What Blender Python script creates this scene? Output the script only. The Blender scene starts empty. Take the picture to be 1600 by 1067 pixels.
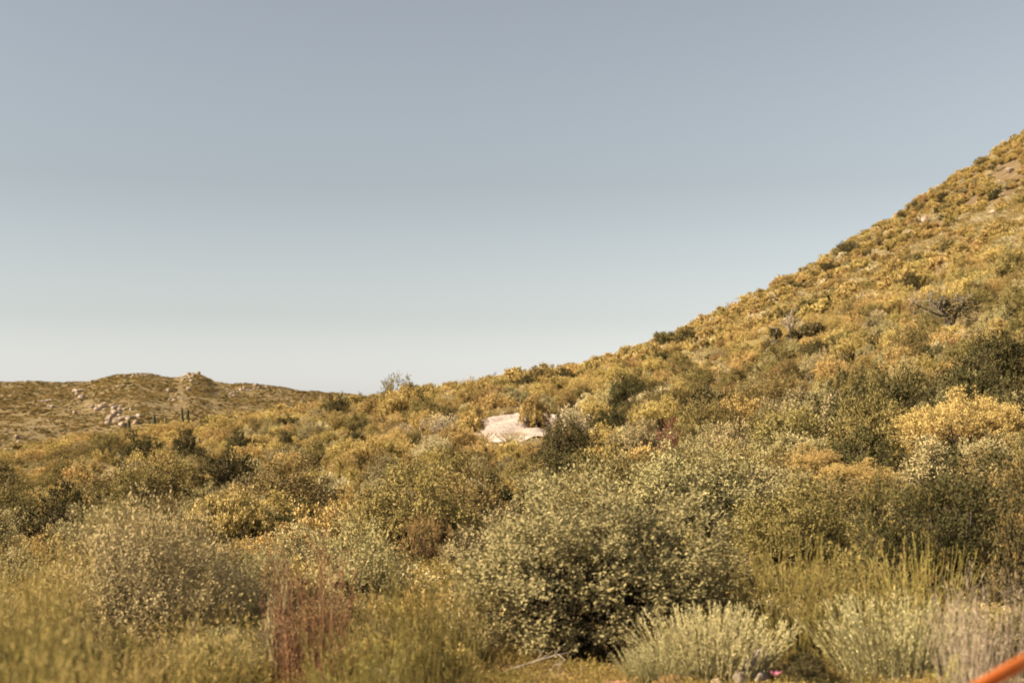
import bpy, bmesh, math, random
import numpy as np

sc = bpy.context.scene
COL = sc.collection
R = math.radians

# ------------------------------------------------------------------ camera
EYE = 2.4
F = 1600 * 50 / 36.0                      # focal length in pixels of the photograph
PITCH = math.atan((640 - 533.5) / F)
cam_d = bpy.data.cameras.new('camera')
cam_d.lens = 50
cam_d.sensor_width = 36
cam_d.clip_start = 0.1
cam_d.clip_end = 12000
cam_d.dof.use_dof = True
cam_d.dof.focus_distance = 26
cam_d.dof.aperture_fstop = 1.9
cam = bpy.data.objects.new('camera', cam_d)
COL.objects.link(cam)
cam.location = (0, 0, EYE)
cam.rotation_euler = (math.pi / 2 + PITCH, 0, 0)
sc.camera = cam

# ------------------------------------------------------------------ sky and sun
SUN = np.array([-0.82, -0.22, 0.57])
SUN /= np.linalg.norm(SUN)
w = bpy.data.worlds.new('World')
sc.world = w
w.use_nodes = True
nt = w.node_tree
bg = nt.nodes['Background']
sky = nt.nodes.new('ShaderNodeTexSky')
sky.sky_type = 'NISHITA'
sky.sun_disc = False
sky.sun_elevation = math.asin(SUN[2])
sky.sun_rotation = math.atan2(SUN[0], SUN[1])
sky.altitude = 0
sky.air_density = 1.5
sky.dust_density = 0.3
sky.ozone_density = 1.0
hs = nt.nodes.new('ShaderNodeHueSaturation')
hs.inputs['Saturation'].default_value = 0.20
hs.inputs['Value'].default_value = 0.502
nt.links.new(sky.outputs[0], hs.inputs['Color'])
tint = nt.nodes.new('ShaderNodeMix'); tint.data_type = 'RGBA'; tint.blend_type = 'MULTIPLY'
tint.inputs[0].default_value = 1.0; tint.inputs[7].default_value = (0.968, 1.0, 1.047, 1)
nt.links.new(hs.outputs[0], tint.inputs[6])
gm = nt.nodes.new('ShaderNodeGamma'); gm.inputs[1].default_value = 1.5
nt.links.new(tint.outputs[2], gm.inputs[0])
nt.links.new(gm.outputs[0], bg.inputs[0])
bg.inputs[1].default_value = 0.05
sun_d = bpy.data.lights.new('sun', 'SUN')
sun_d.energy = 5.0
sun_d.angle = R(0.53)
sun_d.color = (1.0, 0.83, 0.585)
sun = bpy.data.objects.new('sun', sun_d)
COL.objects.link(sun)
from mathutils import Vector, Matrix, Euler
sun.rotation_euler = Vector(-SUN).to_track_quat('-Z', 'Y').to_euler()

sc.view_settings.view_transform = 'Standard'
sc.view_settings.look = 'None'
sc.view_settings.exposure = 1.3
sc.view_settings.gamma = 1.0
sc.view_settings.use_curve_mapping = False
sc.cycles.use_denoising = True
sc.cycles.use_adaptive_sampling = True
sc.cycles.adaptive_threshold = 0.015
sc.cycles.max_bounces = 6
sc.cycles.diffuse_bounces = 1
sc.cycles.transmission_bounces = 2
sc.cycles.pixel_filter_type = 'BLACKMAN_HARRIS'
sc.cycles.filter_width = 1.8


def ray(px, py, d):
    """World point at forward distance d along the sight line of photograph pixel (px, py)."""
    a, b = (px - 800) / F, (533.5 - py) / F
    yy = math.cos(PITCH) - b * math.sin(PITCH)
    zz = math.sin(PITCH) + b * math.cos(PITCH)
    k = d / yy
    return Vector((a * k, d, EYE + zz * k))


def colx(px, d):
    return (px - 800) / F * d


# ------------------------------------------------------------------ noise and terrain
LATT = {}


def vnoise(x, y, seed):
    x = np.asarray(x, float); y = np.asarray(y, float)
    if seed not in LATT:
        LATT[seed] = np.random.RandomState(seed).rand(64, 64) * 2 - 1
    g = LATT[seed]
    xi = np.floor(x).astype(int); yi = np.floor(y).astype(int)
    fx = x - xi; fy = y - yi
    fx = fx * fx * (3 - 2 * fx); fy = fy * fy * (3 - 2 * fy)
    a = g[xi % 64, yi % 64]; b = g[(xi + 1) % 64, yi % 64]
    c = g[xi % 64, (yi + 1) % 64]; e = g[(xi + 1) % 64, (yi + 1) % 64]
    return (a * (1 - fx) + b * fx) * (1 - fy) + (c * (1 - fx) + e * fx) * fy


def fbm(x, y, seed, oct=4):
    s = 0; a = 1.0; f = 1.0
    for i in range(oct):
        s = s + a * vnoise(x * f, y * f, seed + i * 7)
        a *= 0.5; f *= 2.03
    return s


def sstep(a, b, t):
    t = np.clip((t - a) / (b - a), 0, 1)
    return t * t * (3 - 2 * t)


NEAR = [(-40, .85), (3, .8), (8, .45), (11.3, .36), (13, .12), (15, .05)]
TAB = {
    -700: [(35, -.2), (65, -.8), (120, -3.5), (240, -6), (330, -8)],
    0:    [(35, .0), (65, -.75), (120, -3), (240, -5.5), (330, -8)],
    200:  [(35, .2), (75, -.05), (125, -1.6), (240, -1.6), (330, -7)],
    400:  [(35, .4), (60, .9), (95, 1.65), (150, .8), (240, 0), (330, -7)],
    540:  [(35, .55), (60, 1.3), (115, 2.9), (170, 1.5), (240, 0), (330, -7)],
    700:  [(30, .45), (45, 1.0), (60, 1.9), (125, 3.0), (190, 1.5), (330, -7)],
    800:  [(30, .45), (45, 1.0), (60, 2.3), (85, 3.4), (125, 4.9), (190, 4.8), (330, 0)],
    900:  [(30, .5), (46, 1.3), (70, 3.0), (130, 6.2), (190, 6), (330, 0)],
    1000: [(30, .7), (50, 1.8), (80, 3.8), (135, 7.2), (190, 7), (330, 2)],
    1100: [(25, .6), (50, 2.4), (80, 4.8), (145, 10.9), (200, 11), (330, 5)],
    1250: [(25, .8), (45, 2.6), (70, 5.2), (110, 10.4), (158, 17.8), (210, 18.5), (330, 12)],
    1450: [(20, .8), (40, 3.0), (70, 7.0), (100, 12), (175, 28.3), (230, 31), (330, 30)],
    1600: [(20, 1.1), (40, 3.9), (70, 8.6), (100, 14.8), (185, 37.4), (250, 45), (330, 46)],
    1900: [(20, 1.6), (40, 5.4), (70, 13), (100, 23), (200, 66), (330, 75)],
    2600: [(20, 2.6), (40, 9.5), (70, 22), (100, 36), (200, 85), (330, 95)],
}
PXS = np.array(sorted(TAB))
GX0, GX1, GY0, GY1 = -240, 260, -40, 330
gxs = np.arange(GX0, GX1 + 1.0); gys = np.arange(GY0, GY1 + 1.0)
XX, YY = np.meshgrid(gxs, gys, indexing='ij')
PXG = XX / np.maximum(YY, 10) * F + 800
ZC = []
for p in PXS:
    t = NEAR + TAB[p]
    ZC.append(np.interp(YY, [a for a, _ in t], [b for _, b in t]))
ZC = np.array(ZC)
pc = np.clip(PXG, PXS[0], PXS[-1] - .01)
ki = np.clip(np.searchsorted(PXS, pc, side='right') - 1, 0, len(PXS) - 2)
tt = (pc - PXS[ki]) / (PXS[ki + 1] - PXS[ki])
I, J = np.indices(pc.shape)
ZG = ZC[ki, I, J] * (1 - tt) + ZC[ki + 1, I, J] * tt


def boxblur(z, r):
    for ax in (0, 1):
        p = np.pad(z, [(r + 1, r) if a == ax else (0, 0) for a in (0, 1)], mode='edge')
        c = np.cumsum(p, axis=ax)
        n = 2 * r + 1
        z = (np.take(c, range(n, c.shape[ax]), axis=ax) - np.take(c, range(0, c.shape[ax] - n), axis=ax)) / n
    return z


ZS = boxblur(boxblur(ZG, 3), 3)
ZB = boxblur(boxblur(ZG, 8), 8)
m = sstep(45, 110, YY)
ZG = ZS * (1 - m) + ZB * m
amp = sstep(10, 60, YY)
ZG = ZG + amp * (.22 * fbm(XX / 9, YY / 9, 3) + .5 * sstep(60, 160, YY) * fbm(XX / 26, YY / 26, 9, 2))


def lookup(Z, x, y):
    x = np.clip(np.asarray(x, float), GX0, GX1 - .001); y = np.clip(np.asarray(y, float), GY0, GY1 - .001)
    fx = x - GX0; fy = y - GY0
    i = np.floor(fx).astype(int); j = np.floor(fy).astype(int)
    fx -= i; fy -= j
    return (Z[i, j] * (1 - fx) + Z[i + 1, j] * fx) * (1 - fy) + (Z[i, j + 1] * (1 - fx) + Z[i + 1, j + 1] * fx) * fy


# dirt road centreline (x, y)
RP = [(colx(900, 45.5), 45.5), (colx(855, 47), 47), (colx(803, 50), 50), (colx(776, 53.5), 53.5),
      (colx(786, 57), 57), (colx(818, 59), 59), (colx(850, 60), 60)]


def catmull(P, n):
    P = [np.array(p, float) for p in P]
    P = [2 * P[0] - P[1]] + P + [2 * P[-1] - P[-2]]
    out = []
    for i in range(1, len(P) - 2):
        for k in range(n):
            t = k / n
            a, b, c, d = P[i - 1], P[i], P[i + 1], P[i + 2]
            out.append(.5 * (2 * b + (c - a) * t + (2 * a - 5 * b + 4 * c - d) * t * t + (3 * b - a - 3 * c + d) * t ** 3))
    out.append(P[-2])
    return np.array(out)


RC = catmull(RP, 8)
RZ = lookup(boxblur(boxblur(ZG, 2), 2), RC[:, 0], RC[:, 1])


def road_dist(x, y):
    x = np.asarray(x, float); y = np.asarray(y, float)
    best = np.full(x.shape, 1e9); bz = np.zeros(x.shape)
    for (cx, cy), z in zip(RC, RZ):
        d = np.hypot(x - cx, y - cy)
        mk = d < best
        best = np.where(mk, d, best); bz = np.where(mk, z, bz)
    return best, bz


rd, rz = road_dist(XX, YY)
k = 1 - sstep(2.0, 4.5, rd)
ZG = ZG * (1 - k) + (rz - .02) * k
ZG = ZG - .3 * (1 - sstep(1.5, 2.4, rd))


def gz(x, y):
    return lookup(ZG, x, y)


# far hill
RIDGE = np.array([(-700, 640), (-300, 606), (-100, 600), (0, 597), (60, 597), (140, 597), (172, 588), (226, 584), (258, 589), (282, 590), (302, 583), (318, 588),
                  (338, 599), (370, 602), (410, 604), (430, 607), (470, 612), (540, 616), (640, 632), (800, 660), (1200, 680)], float)


def far_z(x, y):
    x = np.asarray(x, float); y = np.asarray(y, float)
    px = x / np.maximum(y, 50) * F + 800
    rv = (640 - np.interp(px, RIDGE[:, 0], RIDGE[:, 1])) / F
    zr = EYE + rv * 520
    t = (y - 270) / (520 - 270)
    up = np.clip(t, 0, 1) ** 1.05
    z = -8.5 + (zr + 8.5) * up
    z = z - sstep(520, 760, y) * (zr + 14)
    am = sstep(270, 330, y) * (1 - sstep(500, 525, y))
    z = z + am * (1.5 * fbm(x / 42, y / 42, 21, 3) + .5 * fbm(x / 9, y / 9, 31, 2)) + .35 * fbm(x / 6, y / 6, 33, 2) * sstep(280, 330, y)
    return z


# ------------------------------------------------------------------ materials
def N(nt, t, **kw):
    n = nt.nodes.new(t)
    for a, b in kw.items():
        setattr(n, a, b)
    return n


def leaf_mat(name, ca, cb, rough=.8, trans=.10, hv=.25, objvar=.25, cc=None):
    """two leaf tones picked leaf by leaf, with a whole-plant shift of value and hue"""
    m = bpy.data.materials.new(name); m.use_nodes = True
    nt = m.node_tree; L = nt.links
    p = nt.nodes['Principled BSDF']; out = nt.nodes['Material Output']
    at = N(nt, 'ShaderNodeAttribute', attribute_name='lr')
    rp = N(nt, 'ShaderNodeValToRGB')
    rp.color_ramp.elements[0].color = (*ca, 1); rp.color_ramp.elements[1].color = (*cb, 1)
    rp.color_ramp.elements[0].position = .1; rp.color_ramp.elements[1].position = .75
    if cc:
        e = rp.color_ramp.elements.new(.97); e.color = (*cc, 1)
    L.new(at.outputs['Fac'], rp.inputs[0])
    oi = N(nt, 'ShaderNodeObjectInfo')
    mr = N(nt, 'ShaderNodeMapRange'); mr.inputs[3].default_value = 1 - objvar; mr.inputs[4].default_value = 1 + objvar
    L.new(oi.outputs['Random'], mr.inputs[0])
    wn = N(nt, 'ShaderNodeTexWhiteNoise', noise_dimensions='1D'); L.new(oi.outputs['Random'], wn.inputs['W'])
    mh = N(nt, 'ShaderNodeMapRange'); mh.inputs[3].default_value = .5 - .012; mh.inputs[4].default_value = .5 + .012
    L.new(wn.outputs['Value'], mh.inputs[0])
    h = N(nt, 'ShaderNodeHueSaturation')
    L.new(mh.outputs[0], h.inputs['Hue']); L.new(mr.outputs[0], h.inputs['Value']); L.new(rp.outputs[0], h.inputs['Color'])
    L.new(h.outputs[0], p.inputs['Base Color'])
    p.inputs['Roughness'].default_value = rough
    p.inputs['Specular IOR Level'].default_value = .08
    tr = N(nt, 'ShaderNodeBsdfTranslucent'); L.new(h.outputs[0], tr.inputs[0])
    mx = N(nt, 'ShaderNodeMixShader'); mx.inputs[0].default_value = trans
    L.new(p.outputs[0], mx.inputs[1]); L.new(tr.outputs[0], mx.inputs[2]); L.new(mx.outputs[0], out.inputs[0])
    return m


def noise_mat(name, cols, scale, rough=.9, bump=.0, bscale=None, detail=6, coord='Object', spec=.2):
    m = bpy.data.materials.new(name); m.use_nodes = True
    nt = m.node_tree; L = nt.links
    p = nt.nodes['Principled BSDF']
    tc = N(nt, 'ShaderNodeTexCoord')
    n1 = N(nt, 'ShaderNodeTexNoise'); n1.inputs['Scale'].default_value = scale; n1.inputs['Detail'].default_value = detail
    n1.inputs['Roughness'].default_value = .65
    L.new(tc.outputs[coord], n1.inputs['Vector'])
    rp = N(nt, 'ShaderNodeValToRGB')
    els = rp.color_ramp.elements
    while len(els) < len(cols):
        els.new(.5)
    for i, c in enumerate(cols):
        els[i].position = .3 + .4 * i / (len(cols) - 1); els[i].color = (*c, 1)
    L.new(n1.outputs['Fac'], rp.inputs[0]); L.new(rp.outputs[0], p.inputs['Base Color'])
    p.inputs['Roughness'].default_value = rough
    p.inputs['Specular IOR Level'].default_value = spec
    if bump:
        n2 = N(nt, 'ShaderNodeTexNoise'); n2.inputs['Scale'].default_value = bscale or scale * 4; n2.inputs['Detail'].default_value = 8
        L.new(tc.outputs[coord], n2.inputs['Vector'])
        b = N(nt, 'ShaderNodeBump'); b.inputs['Strength'].default_value = bump; b.inputs['Distance'].default_value = .1
        L.new(n2.outputs['Fac'], b.inputs['Height']); L.new(b.outputs[0], p.inputs['Normal'])
    return m


M = {
    'gold_leaf': leaf_mat('golden_leaf', (.205, .137, .043), (.375, .260, .085), cc=(.455, .33, .13)),
    'gold_tip': leaf_mat('golden_flower', (.455, .32, .11), (.61, .445, .17), cc=(.66, .53, .25)),
    'straw': leaf_mat('straw', (.48, .38, .20), (.64, .53, .31), cc=(.70, .62, .42)),
    'olive': leaf_mat('olive_leaf', (.14, .107, .040), (.28, .216, .082), cc=(.35, .272, .115)),
    'silver': leaf_mat('silver_olive_leaf', (.23, .187, .087), (.43, .352, .175), cc=(.51, .425, .23)),
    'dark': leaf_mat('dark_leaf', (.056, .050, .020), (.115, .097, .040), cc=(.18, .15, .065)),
    'sage': leaf_mat('sage_leaf', (.37, .325, .15), (.535, .465, .235), cc=(.61, .545, .32)),
    'broom': leaf_mat('broom_stem', (.19, .155, .045), (.325, .265, .082), cc=(.43, .335, .12)),
    'rust': leaf_mat('rust_leaf', (.18, .095, .048), (.30, .17, .085), cc=(.38, .245, .13)),
    'rustgold': leaf_mat('rusty_gold_leaf', (.24, .14, .055), (.42, .275, .115), cc=(.48, .34, .17)),
    'red': leaf_mat('red_leaf', (.16, .05, .045), (.26, .10, .075)),
    'mauve': leaf_mat('mauve_stem', (.26, .19, .125), (.40, .315, .225), cc=(.48, .40, .30)),
    'lime': leaf_mat('yellow_green_leaf', (.25, .24, .055), (.40, .36, .10)),
    'bark': noise_mat('bark', [(.045, .033, .022), (.10, .075, .052)], 14, bump=.5),
    'grey_bark': noise_mat('weathered_wood', [(.20, .165, .125), (.40, .34, .27)], 10, bump=.4),
    'cactus': noise_mat('cactus_skin', [(.035, .04, .022), (.07, .075, .04)], 4, bump=.2),
    'rock': noise_mat('granite', [(.20, .15, .11), (.31, .24, .185), (.42, .34, .275)], .8, bump=.6, bscale=5),
    'pale_rock': noise_mat('pale_granite', [(.30, .235, .185), (.50, .415, .35)], 3, bump=.5),
    'pink': leaf_mat('pink_petal', (.62, .22, .33), (.72, .32, .42), trans=.3),
    'salmon': noise_mat('salmon_sandstone', [(.48, .22, .15), (.60, .32, .23)], 5, bump=.3),
    'soil': noise_mat('dry_soil', [(.075, .050, .027), (.14, .096, .05), (.23, .165, .09)], .35, bump=.6, bscale=3),
    'orange': noise_mat('orange_plastic', [(.50, .10, .02), (.60, .15, .03), (.62, .22, .07)], 9, rough=.6, spec=.2),
}
# far hill ground: golden scrub with olive and brown speckle
M['farsoil'] = noise_mat('far_hill_scrub_soil', [(.12, .086, .041), (.19, .139, .067), (.265, .198, .103)], .6, bump=.5, bscale=.5, detail=9)
M['road'] = noise_mat('pale_dirt', [(.31, .25, .215), (.42, .345, .305), (.51, .435, .39)], 1.3, bump=.9, bscale=6)


# ------------------------------------------------------------------ mesh building
class MB:
    """collects quads with a material slot and a leaf-by-leaf random value"""
    def __init__(s):
        s.V = []; s.Q = []; s.mi = []; s.lr = []; s.n = 0

    def add(s, V, Q, mi, lr):
        V = np.asarray(V, float).reshape(-1, 3); Q = np.asarray(Q, int).reshape(-1, 4)
        s.V.append(V); s.Q.append(Q + s.n); s.n += len(V)
        s.mi.append(np.full(len(Q), mi)); s.lr.append(np.broadcast_to(np.asarray(lr, float), (len(Q),)))

    def mesh(s, name, mats, smooth=False):
        V = np.concatenate(s.V); Q = np.concatenate(s.Q)
        me = bpy.data.meshes.new(name)
        me.vertices.add(len(V)); me.vertices.foreach_set('co', V.astype(np.float32).ravel())
        me.loops.add(len(Q) * 4); me.loops.foreach_set('vertex_index', Q.astype(np.int32).ravel())
        me.polygons.add(len(Q))
        me.polygons.foreach_set('loop_start', np.arange(0, len(Q) * 4, 4, dtype=np.int32))
        me.polygons.foreach_set('material_index', np.concatenate(s.mi).astype(np.int32))
        a = me.attributes.new('lr', 'FLOAT', 'FACE')
        a.data.foreach_set('value', np.concatenate(s.lr).astype(np.float32))
        for mm in mats:
            me.materials.append(M[mm])
        me.update(calc_edges=True)
        if smooth:
            me.polygons.foreach_set('use_smooth', np.ones(len(Q), bool))
        return me


def unit(v):
    return v / np.maximum(np.linalg.norm(v, axis=-1, keepdims=True), 1e-9)


def add_leaves(mb, rng, c, a, L, W, mi, lr=None, face=None):
    n = len(c)
    if n == 0:
        return
    b = unit(np.cross(a, rng.normal(size=(n, 3)) if face is None else face + rng.normal(size=(n, 3)) * .42))
    L = np.broadcast_to(L, (n,))[:, None]; W = np.broadcast_to(W, (n,))[:, None]
    V = np.stack([c, c + a * L * .45 + b * W * .5, c + a * L, c + a * L * .45 - b * W * .5], 1).reshape(-1, 3)
    Q = np.arange(n * 4).reshape(n, 4)
    mb.add(V, Q, mi, rng.rand(n) if lr is None else lr)


def add_tube(mb, P, r, sides, mi, lr=.5):
    P = np.asarray(P, float); K = len(P)
    r = np.broadcast_to(np.asarray(r, float), (K,))
    T = unit(np.gradient(P, axis=0))
    ref = np.array([.31, .95, .05]) if abs(T[0][2]) > .5 else np.array([0, 0, 1.])
    A = unit(np.cross(T, ref)); B = np.cross(T, A)
    an = np.arange(sides) * 2 * math.pi / sides
    V = (P[:, None] + r[:, None, None] * (np.cos(an)[None, :, None] * A[:, None] + np.sin(an)[None, :, None] * B[:, None])).reshape(-1, 3)
    Q = []
    for i in range(K - 1):
        for j in range(sides):
            j2 = (j + 1) % sides
            Q.append((i * sides + j, i * sides + j2, (i + 1) * sides + j2, (i + 1) * sides + j))
    mb.add(V, Q, mi, lr)


def add_stems(mb, rng, base, tip, r0, r1, bend, K, sides, mi, lr=None):
    """many curved tubes at once: base (n,3) -> tip (n,3)"""
    n = len(base)
    mid = (base + tip) / 2 + bend
    t = np.linspace(0, 1, K)[None, :, None]
    P = base[:, None] * (1 - t) ** 2 + 2 * mid[:, None] * t * (1 - t) + tip[:, None] * t * t
    T = unit(np.gradient(P, axis=1))
    A = unit(np.cross(T, np.array([.37, .9, .21]))); B = np.cross(T, A)
    an = np.arange(sides) * 2 * math.pi / sides
    rr = (np.broadcast_to(r0, (n,))[:, None] * (1 - t[0, :, 0]) + np.broadcast_to(r1, (n,))[:, None] * t[0, :, 0])
    V = P[:, :, None] + rr[:, :, None, None] * (np.cos(an)[:, None] * A[:, :, None] + np.sin(an)[:, None] * B[:, :, None])
    q = []
    for i in range(K - 1):
        for j in range(sides):
            j2 = (j + 1) % sides
            q.append((i * sides + j, i * sides + j2, (i + 1) * sides + j2, (i + 1) * sides + j))
    q = np.array(q)
    Q = (q[None] + (np.arange(n) * K * sides)[:, None, None]).reshape(-1, 4)
    l = rng.rand(n) if lr is None else np.broadcast_to(lr, (n,))
    mb.add(V.reshape(-1, 3), Q, mi, np.repeat(l, len(q)))
    return P


def dome(rng, n, Rr, H, lo=-.45, rmin=.55, lump=.3, nl=None):
    """points in the outer shells of a cluster of lobes that make up a crown of radius Rr and height H"""
    nl = nl or rng.randint(6, 10)
    th = np.arange(nl) * 2.39996 + rng.rand() * 6.28 + rng.normal(size=nl) * .3
    q = np.sqrt((np.arange(nl) + .35) / nl) * .62
    lr_ = Rr * (.34 + .20 * rng.rand(nl)) * (1.12 - .3 * q)
    lh = H * (.26 + .14 * rng.rand(nl))
    top = H * (1.0 - lump * 1.0 * q ** 1.5 - lump * .75 * rng.rand(nl))
    top[0] = H
    C = np.stack([np.cos(th) * q * Rr, np.sin(th) * q * Rr, top - lh], 1)
    wt = lr_ ** 2; j = rng.choice(nl, n, p=wt / wt.sum())
    a = rng.rand(n) * 2 * math.pi
    s = lo + (1 - lo) * rng.rand(n)
    c = np.sqrt(np.maximum(1 - s * s, 0))
    d = np.stack([np.cos(a) * c, np.sin(a) * c, s], 1)
    r = rmin + (1 - rmin) * rng.rand(n) ** .5
    p = C[j] + d * r[:, None] * np.stack([lr_[j], lr_[j], lh[j]], 1)
    k = rng.rand(n) < .22                                        # skirts: lower growth filling towards the ground
    t = rng.rand(n)
    p[k] = np.stack([np.cos(a[k]) * Rr * .8 * np.sqrt(t[k]), np.sin(a[k]) * Rr * .8 * np.sqrt(t[k]), H * (.08 + .4 * rng.rand(k.sum()))], 1)
    d = unit(d + unit(p - [0, 0, H * .3]) * .6)
    p[:, 2] = np.maximum(p[:, 2], .04 * H)
    return p, d


def gen_leafy(rng, Rr, H, ncl, ntw, nlf, L, W, slots, up=.35, sprd=.045, tw=.13, lump=.35, rmin=.5, tips=None, split=False, stems=14, sr=.02):
    """rounded shrub of leafy twigs. slots: (stem, leaf[, tip]). Returns meshes by part or one mesh"""
    st, lf, tp = MB(), MB(), MB()
    if not split:
        lf = tp = st
    mats = list(slots)
    cp, cd = dome(rng, ncl, Rr, H, lump=lump, rmin=rmin)
    k = min(stems, ncl)
    base = rng.normal(size=(k, 3)) * [.10 * Rr, .10 * Rr, 0] - [0, 0, .05]
    add_stems(st, rng, base, cp[:k], sr, sr * .3, np.array([0, 0, -.12 * H]) + cp[:k] * [.12, .12, .0], 5, 4, 0)
    if split:
        k2 = min(ncl, 90)
        j = rng.randint(0, k, k2)
        add_stems(st, rng, (base[j] + cp[j]) / 2, cp[:k2], sr * .4, sr * .15, np.zeros(3), 4, 3, 0)
    nin = int(ncl * ntw * 1.2)                                   # woody interior of dead twigs, added dark to block light and deepen gaps
    ci = cp[rng.randint(0, ncl, nin)] * (.25 + .55 * rng.rand(nin))[:, None] + rng.normal(size=(nin, 3)) * .05 * Rr
    ci[:, 2] = np.maximum(ci[:, 2], .02)
    add_leaves(st, rng, ci, unit(ci * .6 + rng.normal(size=(nin, 3)) * .5), L * 2.6, W * 1.1, 0)
    nt_ = ncl * ntw
    o = np.repeat(cp, ntw, 0) + rng.normal(size=(nt_, 3)) * sprd * Rr
    od = np.repeat(cd, ntw, 0)
    td = unit(od * .7 + rng.normal(size=(nt_, 3)) * .45 + [0, 0, up])
    tl = tw * Rr * (.6 + .8 * rng.rand(nt_))
    n = nt_ * nlf
    t = rng.rand(n)
    c = np.repeat(o, nlf, 0) + np.repeat(td * tl[:, None], nlf, 0) * t[:, None] + rng.normal(size=(n, 3)) * .012
    a = unit(np.repeat(td, nlf, 0) * .7 + rng.normal(size=(n, 3)) * .6 + [0, 0, up * .4])
    sz = .5 + 1.0 * rng.rand(n) ** 1.5
    c[:, 2] = np.maximum(c[:, 2], .02)
    lr = np.clip(.15 + .4 * rng.rand(n) + .4 * np.repeat(rng.rand(nt_), nlf), 0, 1)
    fc = unit(np.repeat(od, nlf, 0) + [0, 0, .35])
    add_leaves(lf, rng, c, a, L * sz, W * sz, 1 if not split else 0, lr, fc)
    if tips and len(slots) > 2:
        share, nf, TL, TW = tips
        sel = np.where((rng.rand(nt_) < share) & (od[:, 2] > .05))[0]
        n = len(sel) * nf
        e = np.repeat(o[sel] + td[sel] * tl[sel, None], nf, 0)
        dd = np.repeat(td[sel], nf, 0)
        c = e + dd * (rng.rand(n)[:, None] * .4 - .1) * TL + rng.normal(size=(n, 3)) * TL * .55
        a = unit(dd * .6 + [0, 0, .6] + rng.normal(size=(n, 3)) * .45)
        sz = .6 + .7 * rng.rand(n)
        add_leaves(tp, rng, c, a, TL * sz, TW * sz, 2 if not split else 0, None, unit(np.repeat(od[sel], nf, 0) + [0, 0, .4]))
    if split:
        out = {'stems': st.mesh('stems', mats[:1], True), 'foliage': lf.mesh('foliage', mats[1:2])}
        if tp.V:
            out['flower_heads'] = tp.mesh('flower_heads', mats[2:3])
        return out
    return {None: st.mesh('shrub', mats)}


def gen_broom(rng, Rr, H, ns, nlf, L, W, slots, r=.004, lean=.5, tipfrac=.35, tips=0, TL=.05, TW=.012, split=True, bend=.12, base=.35, K=5, fuzz=.45):
    """upright wand-like stems fanning from the base, with small leaves and plume tips"""
    st, lf, tp = MB(), MB(), MB()
    if not split:
        lf = tp = st
    th = rng.rand(ns) * 2 * math.pi; q = np.sqrt(rng.rand(ns))
    b = np.stack([np.cos(th) * q * Rr * base, np.sin(th) * q * Rr * base, np.full(ns, -.03)], 1)
    hh = H * (.55 + .45 * rng.rand(ns)) * (1 - .22 * q ** 2)
    out = (q * lean + rng.normal(size=ns) * .12) * Rr
    tip = np.stack([np.cos(th) * (q * Rr * base + out), np.sin(th) * (q * Rr * base + out), hh], 1) + rng.normal(size=(ns, 3)) * [.07 * Rr, .07 * Rr, 0]
    bd = rng.normal(size=(ns, 3)) * bend * H * [.5, .5, 0] + np.array([0, 0, .05 * H])
    P = add_stems(st, rng, b, tip, r, r * .45, bd, K, 3, 0)
    if nlf:
        n = ns * nlf
        t = .15 + .85 * rng.rand(n)
        idx = np.repeat(np.arange(ns), nlf)
        f = t * (K - 1); i = np.minimum(f.astype(int), K - 2); f = (f - i)[:, None]
        c = P[idx, i] * (1 - f) + P[idx, i + 1] * f
        d = unit(P[idx, i + 1] - P[idx, i])
        a = unit(d * .9 + rng.normal(size=(n, 3)) * fuzz)
        sz = .6 + .7 * rng.rand(n)
        add_leaves(lf, rng, c, a, L * sz, W * sz, 0 if split else 1)
    if tips:
        n = ns * tips
        idx = np.repeat(np.arange(ns), tips)
        t = 1 - tipfrac * rng.rand(n) ** 1.5
        f = t * (K - 1); i = np.minimum(f.astype(int), K - 2); f = (f - i)[:, None]
        c = P[idx, i] * (1 - f) + P[idx, i + 1] * f + rng.normal(size=(n, 3)) * TL * .3
        a = unit(unit(P[idx, i + 1] - P[idx, i]) * .8 + rng.normal(size=(n, 3)) * .5)
        sz = .6 + .7 * rng.rand(n)
        add_leaves(tp, rng, c, a, TL * sz, TW * sz, 0 if split else 2)
    if split:
        o = {'stems': st.mesh('stems', slots[:1])}
        if nlf:
            o['foliage'] = lf.mesh('foliage', slots[1:2])
        if tips:
            o['sprays'] = tp.mesh('sprays', slots[2:3])
        return o
    return {None: st.mesh('shrub', slots)}


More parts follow.
